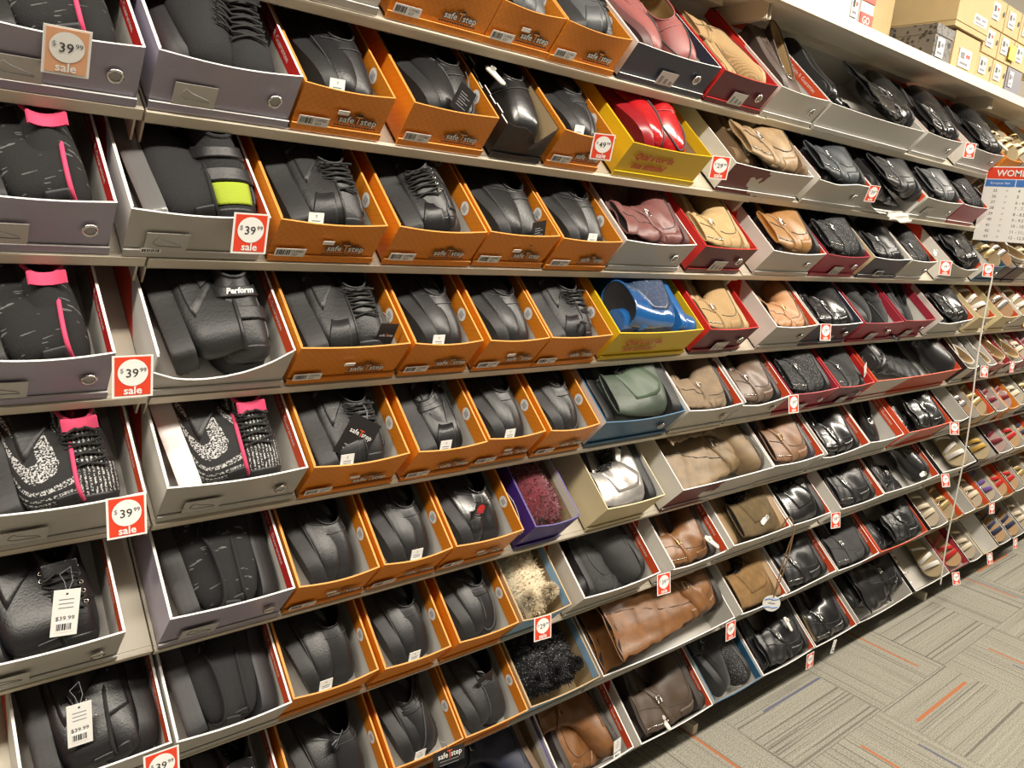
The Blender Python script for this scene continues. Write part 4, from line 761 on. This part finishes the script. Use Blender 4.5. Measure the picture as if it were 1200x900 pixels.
# black swing cards
def swing_card(key, x, y, n, yaw, tilt, roll, w, h, label, logo=True, red=False):
    b = MB().slab((-w / 2, -.0005, -h), (w / 2, .0005, 0), M_BLACKB, {'+x': M_GREYI, '-z': M_GREYI}).mesh('swing_card')
    o = thing('swing_card', label, 'swing tag', in_box(key, x, y, n, yaw, tilt, roll), 'black swing cards on the shoes', b); mb = MB()
    if logo:
        z = -h * .38; mb.text('safe', w * .21, M_PAPER, front(-w * .20, -.0009, z)); mb.text('T', w * .29, M_REDO, front(w * .02, -.0009, z)); mb.text('step', w * .21, M_PAPER, front(w * .23, -.0009, z))
        for q in range(2): mb.slab((-w * .3, -.0008, -h * .75 - q * .007), (w * .3, -.0005, -h * .72 - q * .007), M_GREYI)
    else:
        for q in range(6): mb.slab((-w * .3, -.0008, -h * (.3 + .1 * q)), (w * (.1 + .2 * (q % 2)), -.0005, -h * (.27 + .1 * q)), M_GREYI)
    if red: mb.disc((0, -.0008, -h * .25), (1, 0, 0), (0, 0, 1), w * .3, M_REDF)
    link('printed_wording', mb.mesh('printed_wording'), o)
    c = MB(); c.tube([(0, 0, -.003), (-.008, .004, .012), (-.018, .006, .018), (-.006, .002, .010), (0, 0, -.003)], .0006, M_GREYI, 4); link('string', c.mesh('string'), o)
swing_card((3, 2), .062, .030, .105, .0, -.25, .06, .034, .062, 'black swing card on the lace-up work shoe in the first orange box, fourth shelf')
swing_card((4, 2), .020, .062, .120, -.1, -.75, .45, .058, .072, 'large black swing card lying slanted on the lace-up work shoe, fifth sloped shelf')
swing_card((1, 3), .020, .028, .105, .2, -.5, .5, .042, .042, 'small black swing card on the second orange box, second sloped shelf', False)
swing_card((2, 4), .035, .022, .095, .15, -.5, -.1, .036, .045, 'black swing card with silver print in the third orange box, third sloped shelf', False)
swing_card((5, 4), .008, .07, .110, .1, -.6, .35, .034, .052, 'black swing card with red disc on the shiny slip-on shoes, sixth sloped shelf', False, True)
swing_card((7, 2), .010, .09, .120, .8, -.3, -.15, .034, .070, 'black swing card standing edge-on between slip-on shoes, eighth sloped shelf')
swing_card((7, 4), .005, .10, .120, .1, -.5, -.2, .040, .080, 'black swing card with white print between loafer and slip-on, eighth sloped shelf', False)
swing_card((7, 3), .035, -.006, .112, 0, -1.0, .08, .075, .030, 'white-edged black card on the rim of the loafer box, eighth sloped shelf')
swing_card((3, 5), .012, .03, .098, .1, -.6, .3, .022, .026, 'tiny black swing card on the laces in the fourth orange box, fourth sloped shelf', False)
# white price hang tags
def hang_tag(M, label, w=.032, h=.066, price='39.99', cord=True, lie=False):
    b = MB().slab((-w / 2, -.0004, -h), (w / 2, .0004, 0), M_PAPER); b.disc((0, -.0006, -.006), (1, 0, 0), (0, 0, 1), .0016, M_INK, 10)
    o = thing('hang_tag', label, 'price tag', M, 'white paper hang tags', b.mesh('hang_tag')); mb = MB(); mb.text('$' + price, .0085, M_INK, front(0, -.0007, -h * .62)); barcode(mb, -w * .33, -.0008, -h * .92, w * .66, h * .22)
    for q in range(3): mb.slab((-w * .28, -.0006, -h * (.22 + .09 * q)), (w * .28, -.0004, -h * (.20 + .09 * q)), M_GREYI)
    link('printed_wording', mb.mesh('printed_wording'), o)
    if cord: link('string', MB().tube([(0, 0, -.006), (-.004, .002, .010), (-.010, .006, .020), (.003, .010, .028), (.006, .004, .010), (0, 0, -.006)], .0005, M_GREYI, 4).mesh('string'), o)
hang_tag(in_box((5, 0), .030, .06, .150, 0, -.75, .12), 'white hang tag looped on the black lace-up sneakers, sixth sloped shelf')
hang_tag(in_box((6, 0), -.020, .085, .150, 0, -.75, .0), 'white hang tag hanging between the black sneakers, seventh sloped shelf')
hang_tag(in_box((8, 2), .070, .035, .112, 0, -.75, -.1), 'white hang tag on the cognac boots of the lowest sloped shelf', .026, .060, '69.99')
hang_tag(Matrix.Translation(rim(8, 2.49, .75) + Vector((0, -.012, 0))) @ Matrix.Rotation(.2, 4, 'Y'), 'white hang tag dangling over the carpet from the tan-lined boots', .022, .05, '59.99', False)
hang_tag(in_box((6, 6), .0, .19, .120, 0, -.9, .1), 'white paper tag resting behind the charcoal booties', .038, .028, '49.99', False)
hang_tag(in_box((4, 10), .06, .05, .125, .3, -.7, -.4), 'white hang tag on the black suede booties, fifth sloped shelf', .024, .045, '39.99')
hang_tag(in_box((1, 7), -.10, .06, .094, .3, -1.2, .2), 'small white paper tag tucked on the camel ankle boots', .02, .03, '59.99', False)
# white security tags
sec = MB(); P = []
for f, r in ((0, .003), (.08, .0075), (.5, .0085), (.85, .010), (1, .006)):
    an = np.linspace(0, 2 * np.pi, 10, endpoint=False); P.append(np.c_[-.024 + .048 * f + 0 * an, r * np.cos(an), .45 * r * np.sin(an)])
sec.grid(np.array(P), M_PLAST, True); sec.add(P[0], [tuple(range(10))[::-1]], M_PLAST); sec.add(P[-1], [tuple(range(10))], M_PLAST); SECM = sec.mesh('security_tag', True)
pin = MB(); pin.disc((.012, 0, .008), (1, 0, 0), (0, 1, 0), .006, M_PLAST, 12); pin.tube([(.012, 0, .003), (.012, 0, .008)], .0055, M_PLAST, 10); PINM = pin.mesh('pin_head', True)
for key, x, y, n, yaw, wd in (((6, 7), .055, .03, .108, 2.2, 'cognac ankle boots, seventh shelf'), ((6, 8), .03, .04, .108, .4, 'olive-brown suede hiking boots'), ((8, 5), .05, .10, .125, 1.5, 'slouchy black boots of the lowest sloped shelf'), ((6, 11), .09, .02, .105, .1, 'shiny ankle boots ending the seventh shelf'), ((8, 3), -.05, .02, .10, 1.8, 'dark brown ankle boots of the lowest sloped shelf'), ((1, 4), -.045, .10, .095, 1.9, 'torn black box'), ((5, 6), .0, .12, .118, 1.0, 'silver hiking boots'), ((2, 11), .06, .02, .10, .5, 'glittery booties in the white box, third shelf'), ((0, 9), .10, .02, .10, 1.8, 'black booties near the end of the topmost shelf')):
    o = thing('security_tag', f'white plastic security tag on the {wd}', 'security tag', in_box(key, x, y, n, yaw, .1), 'white security tags', SECM); link('pin_head', PINM, o)
# brown cord with a round paper tag
o = thing('round_hang_tag', 'round white and blue paper tag on a brown cord before the suede boots', 'swing tag', Matrix.Translation((1.924, -.120, .468)) @ Matrix.Rotation(-.75, 4, 'Z'))
mb = MB(); mb.disc((0, -.0006, 0), (1, 0, 0), (0, 0, 1), .025, M_PAPER, 26); mb.disc((0, .0006, 0), (-1, 0, 0), (0, 0, 1), .025, M_PAPER, 26); link('disc', mb.mesh('disc'), o)
mb = MB()
for z in (.012, -.013): mb.tube([(-.020, -.001, z - .003), (-.008, -.001, z + .002), (.004, -.001, z - .001), (.019, -.001, z + .003)], .0016, M_BLUEI, 4)
mb.slab((-.010, -.0012, -.001), (.010, -.0008, .002), M_GREYI); link('printed_wave', mb.mesh('printed_wave'), o)
TH = mat('brown_cord', (.20, .11, .05), .8); tt = np.linspace(0, 1, 14)
mb = MB(); mb.tube(np.c_[.002 + .03 * tt + .006 * np.sin(3 * tt), -.003 + .02 * tt, .02 + .20 * tt], .0018, TH, 5); mb.tube(np.c_[.004 + .032 * tt - .004 * np.sin(3 * tt), .002 + .02 * tt, .02 + .20 * tt], .0018, TH, 5); mb.tube(np.c_[.034 - .03 * tt, .017 + .02 * tt, .22 + .035 * np.sin(np.pi * tt)], .0018, TH, 5); link('cord', mb.mesh('cord'), o)
# white plastic cord along the end of the boots bay
tt = np.linspace(0, 1, 30)
mb = MB().tube(np.c_[3.145 + .19 * tt, -.085 + .006 * np.sin(9 * tt), 1.415 - 1.27 * tt], .0028, M_PLAST, 6)
thing('plastic_cord', 'thin white plastic cord slanting down where the boots meet the sandals', 'cord', Matrix.Identity(4), None, mb.mesh('plastic_cord'))
# size chart sticking out of the shelving
sg = thing('size_chart', "white size chart sign with red WOMEN'S header sticking out beside the sandals", 'sign', Matrix.Translation((3.092, -.012, 1.54)) @ Matrix.Rotation(-math.pi / 2, 4, 'Z'))
link('panel', MB().slab((0, -.0015, 0), (.205, .0015, .257), M_PAPER).mesh('panel'), sg)
link('header', MB().slab((.004, -.0022, .215), (.201, -.0015, .253), M_SALE).mesh('header'), sg)
mb = MB(); mb.slab((.004, -.0022, .188), (.098, -.0015, .212), M_BLUEI); mb.slab((.101, -.0022, .188), (.201, -.0015, .212), M_BLUEI); link('column_band', mb.mesh('column_band'), sg)
mb = MB(); mb.text("WOMEN'S", .030, M_PAPER, front(.1025, -.0027, .233), bold=.0006); mb.text('European Size', .011, M_PAPER, front(.051, -.0027, .200)); mb.text('US Size', .011, M_PAPER, front(.151, -.0027, .200))
for q, (a, b) in enumerate((('35', '4'), ('36', '5'), ('37', '6 - 6.5'), ('38', '7 - 7.5'), ('39', '8 - 8.5'), ('40', '9 - 9.5'), ('41', '10 - 10.5'), ('42', '11 - 11.5'), ('43', '12 - 12.5'))):
    z = .174 - q * .0198; mb.text(a, .0145, M_INK, front(.040, -.0019, z)); mb.text('=', .0145, M_GREYI, front(.078, -.0019, z)); mb.text(b, .0145, M_INK, front(.112, -.0019, z), 'LEFT')
link('printed_wording', mb.mesh('printed_wording'), sg)
mb = MB().slab((-.03, -.03 * 0 - .001, 0), (.03, .001, .075), mat('yellow_card', (.75, .62, .02), .5)); yc = thing('yellow_card', 'bright yellow price card hanging above the champagne pumps', 'price tag', Matrix.Translation((3.60, -.09, 1.215)) @ Matrix.Rotation(.3, 4, 'Y'), None, mb.mesh('yellow_card'))
mb = MB(); [mb.slab((-.02, -.0014, .015 + .012 * q), (.015, -.001, .019 + .012 * q), M_INK) for q in range(4)]; link('printed_wording', mb.mesh('printed_wording'), yc)
# stray paper inside the boxes
pp = MB(); q = np.linspace(0, 1, 9); X_, Y_ = np.meshgrid(q, q, indexing='ij'); pp.grid(np.stack([.20 * X_, .05 * Y_, .006 * np.sin(7 * X_ + 3 * Y_) + .004 * np.sin(13 * Y_)], -1) * np.array([.7, .7, 1]), M_GREYB)
thing('crumpled_paper', 'crumpled white paper slip under the black buckled boots', 'paper', in_box((1, 9), -.02, -.045, .012, 0, .2), None, pp.mesh('crumpled_paper', True))

# ------------------------------------------------------------------ boxes on the flat top shelf
TOPZ = 2.0545
def closed_box(x0, x1, z0, z1, y0, y1, m, name, label, lid=.03, lidm=None, lab=None, hole=False, yaw=0.):
    W, H, D = x1 - x0, z1 - z0, y1 - y0
    o = thing(name, label, 'shoe box', Matrix.Translation(((x0 + x1) / 2, y0, z0)) @ Matrix.Rotation(yaw, 4, 'Z'), 'closed boxes on the flat top shelf')
    link('carton', MB().slab((-W / 2 + .002, .002, 0), (W / 2 - .002, D - .002, H - .003), m).mesh('carton'), o)
    if lid: link('lid', MB().slab((-W / 2, 0, H - lid), (W / 2, D, H), lidm or m).mesh('lid'), o)
    if lab:
        mb = MB(); r = random.Random(int(x0 * 1000))
        lx, lz, lw, lh = lab; mb.slab((lx, -.0009, lz), (lx + lw, .001, lz + lh), M_PAPER)
        for q in range(5): mb.slab((lx + lw * .1 + q * lw * .07, -.0012, lz + lh * .45), (lx + lw * .13 + q * lw * .07 + .001, -.0008, lz + lh * .8), M_INK)
        mb.slab((lx + lw * .55, -.0012, lz + lh * .55), (lx + lw * .9, -.0008, lz + lh * .75), M_SALE if r.random() < .5 else M_GREYI); mb.slab((lx + lw * .1, -.0012, lz + lh * .15), (lx + lw * .8, -.0008, lz + lh * .28), M_GREYI)
        link('address_label', mb.mesh('address_label'), o)
    if hole:
        mb = MB(); mb.disc((W * .36, -.0008, H * .55), (.6, 0, 0), (0, 0, 1), .009, M_INK, 14); link('finger_hole', mb.mesh('finger_hole'), o)
    return o
M_GREYBOX = mat('pale_grey_box', (.52, .52, .53), .5); M_SNAKE = mat('snake_print', (.030, .028, .026), .5, pat='snake'); M_KRAFT2 = mat('light_kraft', (.58, .43, .22), .75, var=.04); M_DGREY = mat('slate_board', (.18, .17, .20), .5)
closed_box(1.70, 2.062, TOPZ, TOPZ + .12, .0, .27, M_GREYBOX, 'shoe_box', 'pale grey closed box with white labels on the flat top shelf', 0, None, (.20 - .06, .012, .03, .05))
b = closed_box(2.07, 2.14, TOPZ, TOPZ + .13, .0, .27, M_PAPER, 'shoe_box', 'narrow white closed box with orange-red bands on the flat top shelf', 0)
mb = MB(); mb.slab((-.0335, -.0004, 0), (.0335, .0019, .034), M_SALE); mb.slab((-.0335, -.0004, .062), (.0335, .0019, .10), M_SALE); mb.text('GO', .026, M_PAPER, front(-.004, -.001, .016), bold=.0004); link('printed_band', mb.mesh('printed_band'), b)
closed_box(2.16, 2.50, TOPZ, TOPZ + .21, .13, .285, M_KRAFT2, 'cardboard_box', 'large light kraft carton standing behind the snake-print box', 0)
closed_box(2.515, 2.64, TOPZ, TOPZ + .098, -.004, .285, M_SNAKE, 'shoe_box', 'black snake-print closed box with lid on the flat top shelf', .028, None, (-.045, .008, .05, .055), True)
closed_box(2.66, 2.855, TOPZ, TOPZ + .112, .0, .285, M_KRAFT2, 'cardboard_box', 'kraft carton next to the snake-print box, lowest of its stack', 0, None, (-.05, .012, .09, .055))
closed_box(2.62, 2.87, TOPZ + .1135, TOPZ + .235, -.008, .285, M_KRAFT2, 'cardboard_box', 'widest kraft carton, overhanging on top of the stack beside the snake-print box', .105, None, (.0, .03, .10, .03), False)
for i, (x0, x1, z0, z1, wd) in enumerate(((2.858, 2.985, 0, .085, 'small kraft carton second from the snake-print box on the shelf board'), (2.988, 3.115, 0, .085, 'small kraft carton third from the snake-print box on the shelf board'), (2.874, 3.0, .0865, .170, 'small kraft carton in the middle layer beside the widest carton'), (3.003, 3.135, .0865, .170, 'small kraft carton in the middle layer before the slate box'), (2.874, 3.01, .1715, .262, 'small kraft carton in the upper layer beside the widest carton'), (3.013, 3.15, .1715, .262, 'small kraft carton in the upper layer above the slate box'), (3.153, 3.29, .1715, .262, 'small kraft carton in the upper layer past the slate box'), (2.66, 2.87, .2365, .33, 'kraft carton resting on the widest carton'), (3.138, 3.28, .0865, .170, 'kraft carton above the slate box'), (3.283, 3.42, .0865, .170, 'kraft carton past the slate box'))):
    closed_box(x0, x1, TOPZ + z0, TOPZ + z1, .002, .285, M_KRAFT2, 'cardboard_box', wd + ', flat top shelf', 0, None, (-.045, .022, .055, .05), True)
closed_box(3.118, 3.26, TOPZ, TOPZ + .085, .0, .285, M_DGREY, 'shoe_box', 'slate grey closed box at the end of the flat top shelf', 0, None, (-.05, .02, .035, .05))
ys = thing('yellow_note', 'fluorescent yellow note stuck on a kraft carton of the flat top shelf', 'note', Matrix.Translation((3.115, -.004, TOPZ + .10)), None, MB().slab((-.03, -.001, 0), (.03, .001, .045), mat('yellow_note', (.80, .74, .04), .5)).mesh('yellow_note'))
